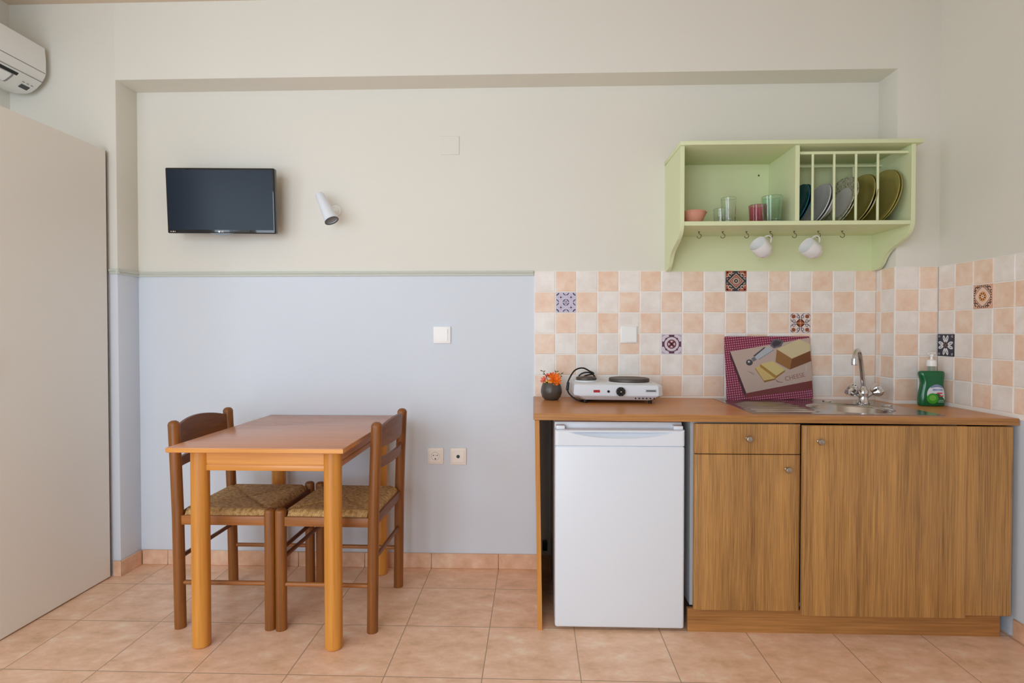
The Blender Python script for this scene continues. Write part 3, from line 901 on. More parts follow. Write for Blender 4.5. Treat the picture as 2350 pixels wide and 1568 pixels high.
# ------------------------------------------------------------------ dining chairs (backrest at -x)
def make_chair(label, loc, rz):
    t = thing('dining_chair', label, 'chair', loc, (0, 0, rz), 'rush seated dining chairs')
    xb, xf, yh = -0.186, 0.186, 0.200
    for y in (-yh, yh):
        b = MB(); b.tube([(xb + 0.004, y, 0.004), (xb + 0.004, y, 0.0), (xb + 0.0035, y, 0.001)][:0] or [(xb + 0.006, y, 0), (xb, y, 0.44), (xb - 0.006, y, 0.62), (xb - 0.014, y, 0.806)], 0.0215, 24)
        b.lathe([(0.0215, 0), (0.0218, 0.008), (0.0175, 0.017), (0.010, 0.022), (0, 0.0235)], (xb - 0.014, y, 0.806), (-0.04, 0, 1), 24)
        b.build('leg', M['chair_wood'], t)
        b = MB(); b.cyl((xf, y, 0), (xf, y, 0.482), 0.0215, n=24, round_top=0.012); b.build('leg', M['chair_wood'], t)
    # seat rails
    for y in (-yh, yh):
        b = MB(); b.box(xb, xf, y - 0.010, y + 0.010, 0.415, 0.452, 0.002); b.build('seat_rail', M['chair_rail'], t)
    for x in (xb, xf):
        b = MB(); b.box(x - 0.010, x + 0.010, -yh, yh, 0.415, 0.452, 0.002); b.build('seat_rail', M['chair_slat'], t)
    # stretchers
    for y in (-yh, yh):
        b = MB(); b.cyl((xb + 0.004, y, 0.182), (xf, y, 0.182), 0.0088, n=16); b.build('stretcher', M['chair_rail'], t)
    for x in (xb + 0.003, xf):
        b = MB(); b.cyl((x, -yh, 0.28), (x, yh, 0.28), 0.0088, n=16); b.build('stretcher', M['chair_slat'], t)
    # woven seat
    n = 40
    b = MB()
    hx, hy = 0.188, 0.203
    def seat_z(u, v):
        du, dv = 1 - abs(u), 1 - abs(v)
        e = min(du, dv)
        roll = 1 - max(0.0, 1 - e / 0.14) ** 2.2
        seam = abs(abs(u) - abs(v))
        return 0.446 + 0.029 * roll - 0.006 * max(0.0, 1 - seam / 0.08) * roll - 0.004 * max(0.0, 1 - sqrt(u * u + v * v))
    grid = [[b.bm.verts.new((hx * (-1 + 2 * i / n), hy * (-1 + 2 * j / n), seat_z(-1 + 2 * i / n, -1 + 2 * j / n))) for j in range(n + 1)] for i in range(n + 1)]
    c = 3   # corners left open for the posts
    for i in range(n):
        for j in range(n):
            if (i < c or i >= n - c) and (j < c or j >= n - c): continue
            b.bm.faces.new([grid[i][j], grid[i + 1][j], grid[i + 1][j + 1], grid[i][j + 1]])
    bd = [e for e in b.bm.edges if len(e.link_faces) == 1]
    r = bmesh.ops.extrude_edge_only(b.bm, edges=bd)
    for v in r['geom']:
        if isinstance(v, bmesh.types.BMVert): v.co.z -= 0.0 if v.co.z < 0.4 else (v.co.z - 0.428)
    for v in [v for v in b.bm.verts if not v.link_faces]: b.bm.verts.remove(v)
    b.build('seat', M['rush'], t, ang=60)
    # curved back slats
    def slat(z0, z1, arch, bow, name):
        b = MB()
        n, m = 28, 6
        rows = []
        for side in (0, 1):
            R = []
            for i in range(n + 1):
                s = -1 + 2 * i / n
                x = xb - 0.010 - bow * (1 - s * s) + (0.0065 if side else -0.0065)
                zt = z1 + arch * (1 - s * s) ** 0.9
                zb = z0 + arch * 0.0
                R.append([b.bm.verts.new((x - 0.05 * (zb + (zt - zb) * k / m - 0.75), s * (yh - 0.006), zb + (zt - zb) * k / m)) for k in range(m + 1)])
            rows.append(R)
        A, B = rows
        for i in range(n):
            for k in range(m):
                b.bm.faces.new([A[i][k], A[i + 1][k], A[i + 1][k + 1], A[i][k + 1]])
                b.bm.faces.new([B[i][k], B[i][k + 1], B[i + 1][k + 1], B[i + 1][k]])
            b.bm.faces.new([A[i][m], A[i + 1][m], B[i + 1][m], B[i][m]])
            b.bm.faces.new([A[i][0], B[i][0], B[i + 1][0], A[i + 1][0]])
        for i in (0, n):
            b.bm.faces.new([A[i][0], A[i][1], A[i][2], A[i][3], A[i][4], A[i][5], A[i][6], B[i][6], B[i][5], B[i][4], B[i][3], B[i][2], B[i][1], B[i][0]])
        b.build(name, M['chair_slat'], t)
    slat(0.722, 0.792, 0.034, 0.024, 'back_slat')
    slat(0.640, 0.674, 0.006, 0.024, 'back_slat')
    return t
make_chair('brown rush-seated chair between the wardrobe and dining table', (-1.2325, 2.405, 0), 0)
make_chair('brown rush-seated chair on the side of the table facing the fridge', (-0.8115, 2.398, 0), pi - radians(1.0))

# ------------------------------------------------------------------ worktop and base units
CZ, CS = 0.863, 0.0066
def ctz(x): return CZ - CS * x
SX0, SX1, SY0, SY1 = 0.868, 1.612, 2.268, 2.770     # sink outline
t = tag(MB().box(0.0, SX0 + 0.012, 2.218, YB - 0.004, -0.027, 0, 0.0).box(SX1 - 0.012, XR - 0.008, 2.218, YF - 0.008, -0.027, 0)
        .box(SX0 + 0.012, SX1 - 0.012, 2.218, SY0 + 0.012, -0.027, 0).box(SX0 + 0.012, SX1 - 0.012, SY1 - 0.012, YB - 0.004, -0.027, 0)
        .box(SX1 - 0.012, XN1 - 0.008, YF - 0.008, YB - 0.004, -0.027, 0)
        .build('worktop', M['counter'], loc=(0, 0, CZ), rot=(0, CS, 0), smooth=False), 'long beech-coloured kitchen worktop over the fridge and base cabinets', 'worktop')
b = MB(); b.box(-0.0008, XR - 0.006, 2.2165, 2.2185, -0.0268, -0.0012, 0.0008, 1); b.build('edge_band', M['oak_h'], t)
b = MB(); b.box(-0.0012, 0.0002, 2.22, YB - 0.004, -0.0268, -0.001); b.build('end_band', M['dgrey'], t)

b = MB()
xt, xb_ = 0.004, 0.016
vs = []
for (y0, y1) in ((2.226, 2.795),):
    P = [b.bm.verts.new(p) for p in ((xb_, y0, 0), (xb_ + 0.018, y0, 0), (xt + 0.018, y0, 0.834), (xt, y0, 0.834), (xb_, y1, 0), (xb_ + 0.018, y1, 0), (xt + 0.018, y1, 0.834), (xt, y1, 0.834))]
    for f in ((0, 1, 2, 3), (4, 7, 6, 5), (0, 3, 7, 4), (1, 5, 6, 2), (3, 2, 6, 7), (0, 4, 5, 1)): b.bm.faces.new([P[i] for i in f])
tag(b.build('support_panel', M['oak_edge'], smooth=False), 'thin upright wooden panel carrying the worktop end beside the fridge', 'panel')

def knob(parent, x, y, z):
    b = MB(); b.lathe([(0, 0), (0.0075, 0), (0.0075, 0.003), (0.0045, 0.006), (0.0045, 0.012), (0.010, 0.016), (0.0125, 0.021), (0.0105, 0.026), (0.005, 0.028), (0, 0.028)], (x, y, z), (0, -1, 0), 24)
    return b.build('knob', M['knob'], parent)
def front(name, x0, x1, z0, z1, yf, parent, th=0.019):
    r = 0.011
    pl = [(x0, yf + th), (x1, yf + th)] + [(x1 - r + r * cos(radians(a)), yf + r - r * sin(radians(a))) for a in (0, 18, 36, 54, 72, 90)] + [(x0 + r - r * sin(radians(a)), yf + r - r * cos(radians(a))) for a in (0, 18, 36, 54, 72, 90)]
    b = MB(); b.prism(pl, 'z', z0, z1, 0.0008, 1)
    return b.build(name, M['oak'], parent)

t = thing('drawer_cabinet', 'narrow oak base cabinet with one drawer, beside the fridge', 'cabinet', (0.62, 2.5, 0))
ox, oy = -0.62, -2.5
b = MB(); zt = 0.826
b.box(0.0, 0.016, -0.240, 0.28, 0.095, zt); b.box(0.392, 0.408, -0.240, 0.28, 0.095, zt); b.box(0.016, 0.392, -0.240, 0.28, 0.095, 0.111); b.box(0.016, 0.392, -0.240, 0.28, zt - 0.016, zt); b.box(0.016, 0.392, 0.272, 0.28, 0.111, zt - 0.016)
b.build('carcass', M['carcass'], t)
d = front('drawer', 0.004, 0.4113, 0.710, 0.825, -0.288, t); knob(d, 0.206, -0.288, 0.770)
d = front('door', 0.004, 0.4113, 0.099, 0.7065, -0.288, t); knob(d, 0.355, -0.288, 0.652)

t = thing('sink_cabinet', 'wide oak base cabinet with single door under the sink', 'cabinet', (1.032, 2.5, 0))
b = MB(); zt = 0.818
b.box(0.0, 0.016, -0.240, 0.28, 0.095, zt); b.box(0.602, 0.618, -0.240, 0.16, 0.095, zt); b.box(0.016, 0.602, -0.240, 0.16, 0.095, 0.111); b.box(0.016, 0.602, 0.28 - 0.13, 0.16, 0.111, zt - 0.25)
b.build('carcass', M['carcass'], t)
d = front('door', 0.0, 0.618, 0.090, 0.8225, -0.305, t); knob(d, 0.056, -0.305, 0.764)
b = MB(); b.box(1.652, 1.826, 2.211, 2.225, 0.092, 0.820, 0.002, 1); b.box(1.81, 1.826, 2.225, 2.6, 0.092, 0.818)
tag(b.build('filler_panel', M['oak']), 'plain oak filler panel closing the corner beside the sink cabinet', 'panel')
b = MB(); b.box(0.606, 1.805, 2.236, 2.252, 0.0, 0.092)
tag(b.build('plinth', M['oak_h']), 'oak toe-kick plinth along the floor under the base cabinets', 'plinth')

# ------------------------------------------------------------------ sink and tap
sk = thing('kitchen_sink', 'stainless steel inset sink with round bowl and drainer', 'sink', (0, 0, CZ), (0, CS, 0))
BCX, BCY, BR = 1.355, 2.475, 0.168
# deck with a round hole
b = MB()
n = 64
inner = []; outer = []
cx, cy = BCX, BCY
def edge_pt(t):
    dx, dy = cos(t), sin(t)
    k = 1e9
    if dx > 1e-9: k = min(k, (SX1 - cx) / dx)
    if dx < -1e-9: k = min(k, (SX0 + 0.30 - cx) / dx)
    if dy > 1e-9: k = min(k, (SY1 - cy) / dy)
    if dy < -1e-9: k = min(k, (SY0 - cy) / dy)
    return (cx + dx * k, cy + dy * k)
corner_t = [atan2(y - cy, x - cx) for x in (SX0 + 0.30, SX1) for y in (SY0, SY1)]
ts = sorted(set([2 * pi * i / n - pi for i in range(n)] + corner_t))
vi = []; vo = []; vz = []
for tt in ts:
    e = edge_pt(tt)
    vo.append(b.bm.verts.new((e[0], e[1], 0.0025)))
    vz.append(b.bm.verts.new((e[0], e[1], 0.0004)))
    vi.append(b.bm.verts.new((cx + BR * cos(tt), cy + BR * sin(tt), 0.0015)))
m_ = len(ts)
prev = vi
for i in range(m_):
    j = (i + 1) % m_
    b.bm.faces.new([vi[i], vo[i], vo[j], vi[j]]); b.bm.faces.new([vo[i], vz[i], vz[j], vo[j]])
b.build('deck', M['steel'], sk, ang=50)
b = MB(); b.lathe([(BR + 0.001, 0.0015), (BR - 0.006, -0.002), (BR - 0.012, -0.012), (BR - 0.02, -0.10), (BR - 0.045, -0.132), (0.04, -0.138), (0.0, -0.139)], (cx, cy, 0), (0, 0, 1), 64)
b.build('bowl', M['steel'], sk)
b = MB(); b.lathe([(0, 0.001), (0.028, 0.001), (0.034, 0.004), (0.036, 0.0)], (cx, cy, -0.139), (0, 0, 1), 32); b.build('drain', M['chrome'], sk)
# drainer
b = MB()
nx, ny = 24, 90
X0, X1 = SX0, SX0 + 0.30
def dz(u, v):
    x = X0 + (X1 - X0) * u; y = SY0 + (SY1 - SY0) * v
    m1 = min(1.0, max(0.0, (u - 0.07) / 0.05)) * min(1.0, max(0.0, (0.97 - u) / 0.05)) * min(1.0, max(0.0, (v - 0.08) / 0.03)) * min(1.0, max(0.0, (0.90 - v) / 0.03))
    return 0.0025 + m1 * (-0.007 + 0.0075 * (0.5 + 0.5 * cos(2 * pi * (v - 0.08) / 0.82 * 7)) ** 0.7)
g = [[b.bm.verts.new((X0 + (X1 - X0) * i / nx, SY0 + (SY1 - SY0) * j / ny, dz(i / nx, j / ny))) for j in range(ny + 1)] for i in range(nx + 1)]
for i in range(nx):
    for j in range(ny): b.bm.faces.new([g[i][j], g[i + 1][j], g[i + 1][j + 1], g[i][j + 1]])
lo = [b.bm.verts.new((X0, SY0 + (SY1 - SY0) * j / ny, 0.0004)) for j in range(ny + 1)]
for j in range(ny): b.bm.faces.new([g[0][j], g[0][j + 1], lo[j + 1], lo[j]])
lo = [b.bm.verts.new((X0 + (X1 - X0) * i / nx, SY0, 0.0004)) for i in range(nx + 1)]
for i in range(nx): b.bm.faces.new([g[i][0], lo[i], lo[i + 1], g[i + 1][0]])
b.build('drainer', M['steel'], sk)
for x, y in ((1.375, 2.70), (1.565, 2.56)):
    b = MB(); b.lathe([(0, 0.006), (0.016, 0.005), (0.0195, 0.002), (0.02, 0)], (x, y, 0.0025), (0, 0, 1), 24); b.build('hole_cover', M['chrome'], sk)

fx, fy = 1.500, 2.625
fz = ctz(fx) + 0.0028
tp = thing('kitchen_tap', 'chrome two-handle mixer tap with curved spout at the sink', 'tap', (fx, fy, fz))
b = MB(); b.lathe([(0, 0), (0.028, 0), (0.028, 0.005), (0.022, 0.012), (0.019, 0.03), (0.021, 0.045), (0.021, 0.06), (0.015, 0.068), (0.012, 0.078), (0, 0.08)], (0, 0, 0), (0, 0, 1), 32)
for s in (-1, 1): b.cyl((0, 0, 0.028), (s * 0.032, -0.006, 0.050), 0.0135, 0.0115, 20)
b.build('body', M['chrome'], tp)
sp_pts = [(0.0, 0, 0.07), (-0.008, -0.006, 0.12), (-0.018, -0.014, 0.17), (-0.030, -0.026, 0.212), (-0.047, -0.043, 0.238), (-0.068, -0.066, 0.244), (-0.086, -0.086, 0.230), (-0.093, -0.095, 0.205)]
b = MB(); b.tube(sp_pts, 0.0095, 18, smooth=6); b.cyl((-0.0925, -0.0945, 0.210), (-0.0945, -0.0965, 0.180), 0.0125, 0.0125, 20, bev=0.002); b.build('spout', M['chrome'], tp)
for s in (-1, 1):
    a0 = Vector((s * 0.034, -0.006, 0.051)); a = Vector((s * 0.88, -0.12, 0.46)).normalized()
    b = MB(); b.lathe([(0, 0), (0.014, 0), (0.018, 0.005), (0.025, 0.015), (0.029, 0.027), (0.027, 0.038), (0.014, 0.045), (0, 0.046)], a0, a, 40, lobes=5, lobe_amp=0.13)
    b.build('handle', M['chrome'], tp)

# ------------------------------------------------------------------ soap bottle
sx_, sy_ = 1.779, 2.592
so = thing('soap_bottle', 'green washing-up liquid bottle with white pump top', 'bottle', (sx_, sy_, ctz(sx_)))
so.scale = (0.93, 0.93, 0.98)
def oval_stack(b, rows, n=40, p=2.6):
    rings = []
    for (z, xl, xr, dy) in rows:
        c0, a = (xr + xl) / 2, (xr - xl) / 2
        R = []
        for k in range(n):
            t = 2 * pi * k / n
            ct, st = cos(t), sin(t)
            R.append(b.bm.verts.new((c0 + a * math.copysign(abs(ct) ** (2 / p), ct), dy * math.copysign(abs(st) ** (2 / p), st), z)))
        rings.append(R)
    for A, B in zip(rings[:-1], rings[1:]):
        for k in range(n): b.bm.faces.new([A[k], A[(k + 1) % n], B[(k + 1) % n], B[k]])
    b.bm.faces.new(rings[0][::-1]); b.bm.faces.new(rings[-1])
b = MB()
rows = [(0.000, -0.054, 0.054, 0.022), (0.003, -0.058, 0.058, 0.026), (0.012, -0.0605, 0.0605, 0.028), (0.035, -0.0605, 0.060, 0.0285), (0.06, -0.0575, 0.057, 0.028), (0.085, -0.052, 0.0535, 0.0275), (0.105, -0.0485, 0.0525, 0.027), (0.122, -0.0515, 0.0545, 0.027), (0.137, -0.0585, 0.057, 0.027), (0.148, -0.0605, 0.0575, 0.026), (0.156, -0.0585, 0.0555, 0.0235), (0.1600, -0.052, 0.049, 0.019)]
oval_stack(b, rows); b.build('bottle_body', M['soap'], so)
b = MB(); b.lathe([(0.016, 0.159), (0.0165, 0.163), (0.016, 0.182), (0, 0.182)], (0, 0, 0), (0, 0, 1), 28); b.build('neck', M['clear_neck'], so)
b = MB(); b.lathe([(0, 0.1815), (0.0208, 0.1815), (0.0208, 0.200), (0.018, 0.2085), (0.010, 0.211), (0.0055, 0.213), (0.0055, 0.226), (0.008, 0.228), (0.009, 0.236), (0, 0.238)], (0, 0, 0), (0, 0, 1), 32)
b.tube([(0.020, 0.004, 0.2405), (0.0, 0, 0.2415), (-0.016, -0.006, 0.2405), (-0.022, -0.010, 0.237)], 0.0035, 12)
b.build('pump', M['white_plastic'], so)
def ysurf(x, z):   # front face of the bottle
    for (z0, l0, r0, d0), (z1, l1, r1, d1) in zip(rows[:-1], rows[1:]):
        if z0 <= z <= z1:
            f = (z - z0) / (z1 - z0); l, r, d = l0 + (l1 - l0) * f, r0 + (r1 - r0) * f, d0 + (d1 - d0) * f
            u = max(-1, min(1, (x - (l + r) / 2) / ((r - l) / 2)))
            return -d * max(0.0, 1 - abs(u) ** 2.6) ** (1 / 2.6)
    return -0.027
def label_patch(b, outline, dd, n=14):
    xs = [p[0] for p in outline]; zs = [p[1] for p in outline]
    cx, cz = sum(xs) / len(xs), sum(zs) / len(zs)
    ringv = []
    m = 6
    for k in range(m + 1):
        f = k / m
        ringv.append([b.bm.verts.new((cx + (x - cx) * f, ysurf(cx + (x - cx) * f, cz + (z - cz) * f) - dd, cz + (z - cz) * f)) for x, z in outline] if k else None)
    c = b.bm.verts.new((cx, ysurf(cx, cz) - dd, cz))
    L = len(outline)
    for i in range(L):
        b.bm.faces.new([c, ringv[1][i], ringv[1][(i + 1) % L]])
        for k in range(1, m): b.bm.faces.new([ringv[k][i], ringv[k + 1][i], ringv[k + 1][(i + 1) % L], ringv[k][(i + 1) % L]])
def dome(x0, x1, z0, z1, zs, n=20):
    c, a = (x0 + x1) / 2, (x1 - x0) / 2
    return [(x0, z0), (x1, z0), (x1, zs)] + [(c + a * cos(pi * k / n), zs + (z1 - zs) * sin(pi * k / n)) for k in range(1, n)] + [(x0, zs)]
b = MB(); label_patch(b, dome(-0.036, 0.050, 0.030, 0.099, 0.055), 0.0006); b.build('label', ink((222, 228, 236)), so)
lab = so.children[-1]
b = MB(); label_patch(b, dome(-0.022, 0.036, 0.083, 0.098, 0.085), 0.0010); b.build('label_band', ink((122, 140, 180)), lab)
b = MB(); label_patch(b, [(-0.012, 0.071), (0.036, 0.071), (0.036, 0.078), (-0.012, 0.080)], 0.0012); b.build('label_lettering', ink((126, 150, 206)), lab)
b = MB(); label_patch(b, [(0.008, 0.056), (0.034, 0.056), (0.034, 0.063), (0.008, 0.063)], 0.0012); label_patch(b, [(0.018, 0.044), (0.040, 0.044), (0.040, 0.050), (0.018, 0.050)], 0.0012); b.build('label_band', ink((206, 60, 72)), lab)
b = MB(); label_patch(b, [(-0.012 + 0.026 * cos(2 * pi * k / 28), 0.036 + 0.024 * sin(2 * pi * k / 28)) for k in range(28)], 0.0016); b.build('lime', ink((58, 160, 40)), lab)
b = MB(); label_patch(b, [(-0.012 + 0.016 * cos(2 * pi * k / 28), 0.038 + 0.013 * sin(2 * pi * k / 28)) for k in range(28)], 0.0022); b.build('lime', ink((112, 190, 70)), lab)
b = MB(); label_patch(b, [(0.012, 0.019), (0.044, 0.019), (0.044, 0.022), (0.012, 0.022)], 0.0012); label_patch(b, [(0.016, 0.026), (0.044, 0.026), (0.044, 0.029), (0.016, 0.029)], 0.0014); b.build('label_lettering', ink((170, 214, 180)), lab)

# ------------------------------------------------------------------ flower pot
px_, py_ = 0.083, 2.672
fp = thing('flower_pot', 'small round dark brown pot of orange flowers on the worktop', 'flower pot', (px_, py_, ctz(px_)))
b = MB(); b.lathe([(0, 0), (0.030, 0), (0.034, 0.003), (0.044, 0.015), (0.0495, 0.033), (0.050, 0.045), (0.047, 0.062), (0.042, 0.076), (0.040, 0.081), (0.037, 0.081), (0.038, 0.070), (0.036, 0.06), (0, 0.06)], (0, 0, 0), (0, 0, 1), 40); b.build('pot', M['pot'], fp)
def flower(c, tilt, r, rows, mat, name='flower'):
    b = MB()
    q = Vector((0, 0, 1)).rotation_difference(Vector(tilt).normalized()).to_matrix().to_4x4()
    for (n, rr, lift, wd) in rows:
        for k in range(n):
            t = 2 * pi * k / n + random.uniform(-.15, .15)
            L = r * rr * random.uniform(.9, 1.08)
            w = wd * r
            base = Vector((0, 0, 0)); dirv = Vector((cos(t), sin(t), lift)).normalized(); sd = Vector((-sin(t), cos(t), 0)); up = dirv.cross(sd)
            pts = [base, base + dirv * L * .5 + sd * w - up * w * .25, base + dirv * L * .88 + sd * w * .7, base + dirv * L, base + dirv * L * .88 - sd * w * .7, base + dirv * L * .5 - sd * w - up * w * .25]
            mid_ = base + dirv * L * .55 - up * w * -.2
            vs = [b.bm.verts.new(p) for p in pts]; mv = b.bm.verts.new(mid_)
            for i in range(6): b.bm.faces.new([mv, vs[i], vs[(i + 1) % 6]])
    b.ball((0, 0, r * 0.06), r * 0.2, r * 0.2, r * 0.12, 10)
    b.xform(Matrix.Translation(c) @ q)
    return b.build(name, mat, fp, ang=80)
flower((0.016, -0.024, 0.098), (0.25, -0.9, 0.45), 0.036, [(14, 1.0, .12, .16), (12, .8, .5, .15), (8, .5, 1.0, .14)], M['orange'])
flower((0.030, -0.006, 0.100), (0.8, -0.4, 0.6), 0.020, [(10, 1, .2, .2), (7, .7, .7, .18)], M['orange2'])
flower((-0.034, -0.014, 0.094), (-0.6, -0.7, 0.4), 0.020, [(9, 1, .4, .24), (6, .7, 1, .22)], M['coral'])
flower((-0.016, -0.004, 0.112), (-0.2, -0.4, 0.9), 0.016, [(9, 1, .5, .26), (6, .7, 1.2, .22)], M['coral'])
flower((0.002, -0.004, 0.110), (0.0, -0.5, 0.8), 0.026, [(10, 1, .3, .2), (7, .7, .8, .18)], M['orange2'])
for c in ((-0.022, -0.026, 0.090), (-0.012, -0.033, 0.086), (-0.006, -0.028, 0.094), (0.038, -0.012, 0.112), (-0.03, -0.02, 0.084), (-0.004, -0.036, 0.084), (0.02, 0.0, 0.116)):
    b = MB(); b.ball(c, 0.0055, 0.0055, 0.005, 10); b.build('bud', M['yellow'], fp)
b = MB()
for p in ([(-0.01, 0, 0.07), (-0.025, -0.004, 0.11), (-0.042, -0.006, 0.138)], [(0.008, 0.006, 0.07), (0.014, 0.008, 0.11), (0.024, 0.006, 0.134)], [(0.02, 0.0, 0.07), (0.034, -0.004, 0.105), (0.048, -0.006, 0.126)], [(0, -0.01, 0.06), (0.01, -0.02, 0.09), (0.016, -0.022, 0.098)], [(-0.01, -0.008, 0.06), (-0.025, -0.012, 0.08), (-0.032, -0.012, 0.092)]):
    b.tube(p, 0.0012, 6, smooth=3)
b.build('stem', M['twig'], fp)
b = MB()
for (x, y, z, dx, dz_) in ((-0.042, -0.006, 0.134, -1, .6), (-0.038, -0.006, 0.130, 1, .9), (-0.030, -0.005, 0.118, -1, .5), (0.024, 0.006, 0.130, 1, .5), (0.022, 0.006, 0.128, -.6, 1), (0.03, 0.0, 0.118, 1, .8), (0.046, -0.006, 0.122, 1, .6), (0.040, -0.005, 0.112, 1, -.1), (-0.02, 0.004, 0.104, -.5, 1), (0.012, -0.03, 0.082, 1, -.3), (-0.026, -0.028, 0.078, -1, -.3)):
    dv = Vector((dx, -0.2, dz_)).normalized(); sd = Vector((-dv.z, 0, dv.x)); o_ = Vector((x, y, z)); L_ = 0.013
    b.poly([o_, o_ + dv * L_ * .5 + sd * .003, o_ + dv * L_, o_ + dv * L_ * .5 - sd * .003])
b.build('foliage', M['leaf'], fp, smooth=False)

# ------------------------------------------------------------------ hot plate
hx, hy = 0.378, 2.655
hp = thing('hot_plate', 'white two-burner electric hot plate with black cord', 'hot plate', (hx, hy, ctz(hx)), (0, CS, 0))
hw, hd = 0.198, 0.125
def rr(w, d, c):
    return [(-w + c, -d), (w - c, -d), (w, -d + c), (w, d - c), (w - c, d), (-w + c, d), (-w, d - c), (-w, -d + c)]
b = MB()
secs = [(0.016, hw - 0.034, hd - 0.022, 0.02), (0.020, hw - 0.028, hd - 0.017, 0.02), (0.0355, hw - 0.002, hd - 0.001, 0.022), (0.0365, hw - 0.003, hd - 0.003, 0.022), (0.0385, hw - 0.003, hd - 0.003, 0.022), (0.0395, hw, hd, 0.022), (0.076, hw - 0.001, hd - 0.003, 0.022), (0.084, hw - 0.005, hd - 0.009, 0.022), (0.088, hw - 0.014, hd - 0.020, 0.022)]
rings = [[b.bm.verts.new((x, y, z)) for x, y in rr(w, d_, c)] for z, w, d_, c in secs]
for A, B in zip(rings[:-1], rings[1:]):
    for k in range(8): b.bm.faces.new([A[k], A[(k + 1) % 8], B[(k + 1) % 8], B[k]])
b.bm.faces.new(rings[0][::-1]); b.bm.faces.new(rings[-1])
b.build('body', M['white_enamel'], hp, ang=25)
for x in (-hw + 0.052, hw - 0.052):
    for y in (-hd + 0.036, hd - 0.036):
        b = MB(); b.cyl((x, y, 0), (x, y, 0.017), 0.0075, 0.0085, 16); b.build('foot', M['dark'], hp)
def burner(x, y, r, zt, zc):
    b = MB(); b.lathe([(r + 0.010, 0.087), (r + 0.010, zc), (r + 0.004, zc + 0.002), (r - 0.002, zc + 0.001)], (x, y, 0), (0, 0, 1), 48); c = b.build('burner_collar', M['white_enamel'], hp)
    b = MB(); b.lathe([(0, zc - 0.002), (r - 0.006, zc - 0.002), (r, zc + 0.003), (r, zt - 0.003), (r - 0.004, zt), (r * 0.75, zt - 0.0008), (r * 0.3, zt - 0.002), (0, zt - 0.002)], (x, y, 0), (0, 0, 1), 48); b.build('burner', M['iron'], hp)
burner(0.066, 0.004, 0.093, 0.108, 0.090)
burner(-0.130, 0.036, 0.048, 0.108, 0.093)
b = MB(); b.cyl((0.008, -hd + 0.001, 0.056), (0.008, -hd - 0.013, 0.056), 0.0205, 0.0195, 32, bev=0.002); k_ = b.build('control_knob', M['dark'], hp)
b = MB()
for a in range(0, 360, 45):
    x, z = 0.008 + 0.0165 * cos(radians(a)), 0.056 + 0.0165 * sin(radians(a))
    b.box(x - 0.0006, x + 0.0006, -hd - 0.0134, -hd - 0.0128, z - 0.0006, z + 0.0006)
b.box(0.0055, 0.0105, -hd - 0.0138, -hd - 0.0128, 0.0545, 0.0575); b.build('knob_marks', M['white_plastic'], k_)
b = MB(); b.box(-0.112, -0.084, -hd - 0.0015, -hd + 0.003, 0.051, 0.062, 0.001, 1); b.build('indicator_light', M['red'], hp)
b = MB(); b.cyl((-0.046, -hd + 0.002, 0.056), (-0.046, -hd - 0.0025, 0.056), 0.0055, n=20); b.build('button', M['dark'], hp)
b = MB(); b.box(0.118, 0.166, -hd - 0.0008, -hd + 0.003, 0.0535, 0.067); b.build('name_plate', ink((200, 204, 210)), hp)
np_ = hp.children[-1]
b = MB(); b.box(0.121, 0.163, -hd - 0.0012, -hd - 0.0006, 0.0575, 0.0625); b.build('name_bar', M['dgrey'], np_)
b = MB()
for k in range(6): b.cyl((0.075 + k * 0.0165, -hd + 0.012, 0.027), (0.075 + k * 0.0165, -hd + 0.0035, 0.025), 0.0028, n=10)
b.build('vent_hole', M['dark'], hp)
b = MB()
b.tube([(-0.150, 0.118, 0.050), (-0.135, 0.132, 0.10), (-0.09, 0.10, 0.118), (-0.110, 0.075, 0.132), (-0.145, 0.06, 0.148), (-0.185, 0.03, 0.138), (-0.215, 0.0, 0.095), (-0.222, -0.01, 0.06), (-0.215, -0.03, 0.035), (-0.19, -0.05, 0.014), (-0.165, -0.06, 0.005), (-0.13, -0.03, 0.004), (-0.08, 0.03, 0.004)], 0.0036, 10, smooth=8)
b.tube([(-0.078, 0.118, 0.093), (-0.085, 0.11, 0.108), (-0.105, 0.108, 0.122), (-0.135, 0.108, 0.122), (-0.158, 0.112, 0.106), (-0.165, 0.122, 0.07), (-0.160, 0.126, 0.04)], 0.0036, 10, smooth=8)
b.cyl((-0.218, -0.006, 0.085), (-0.222, -0.012, 0.048), 0.0065, 0.007, 14)
b.build('cord', M['dark'], hp)

# ------------------------------------------------------------------ cheese board
bx0, by0 = 0.919, 2.722
cbz = ctz(1.1) + 0.0035
cb = thing('cutting_board', 'glass cutting board printed with cheese, leaning on the tiles', 'cutting board', (bx0, by0, cbz), (radians(-6.5), 0, radians(4.5)))
BW, BH = 0.421, 0.303
def rrect(w, h, r, n=6):
    P = []
    for cx, cz, a0 in ((w - r, h - r, 0), (r, h - r, 90), (r, r, 180), (w - r, r, 270)):
        for k in range(n + 1): P.append((cx + r * cos(radians(a0 + 90 * k / n)), cz + r * sin(radians(a0 + 90 * k / n))))
    return P
b = MB(); b.prism(rrect(BW, BH, 0.008), 'y', 0.0, 0.005); b.build('board', M['gingham'], cb, smooth=False)
def bp(x, y):   # crop pixels of the print -> board metres
    v = (y - 188) / 1270.0
    u = (x - (118 + 20 * v)) / (1697.0 + 24 * v)
    return (max(0.0005, min(0.9995, u)) * BW, (1 - max(0.001, min(0.999, v))) * BH)
def printed(name, polys, par=cb):
    cols = []
    b = MB()
    for k, (pts, c, lay) in enumerate(polys):
        if c not in cols: cols.append(c)
        b.mi = cols.index(c)
        P = [bp(*p) for p in pts]
        b.poly([(x, -0.0002 - 0.00012 * lay, z) for x, z in P])
    return b.build(name, [ink(c, 0.2) for c in cols], par, smooth=False)
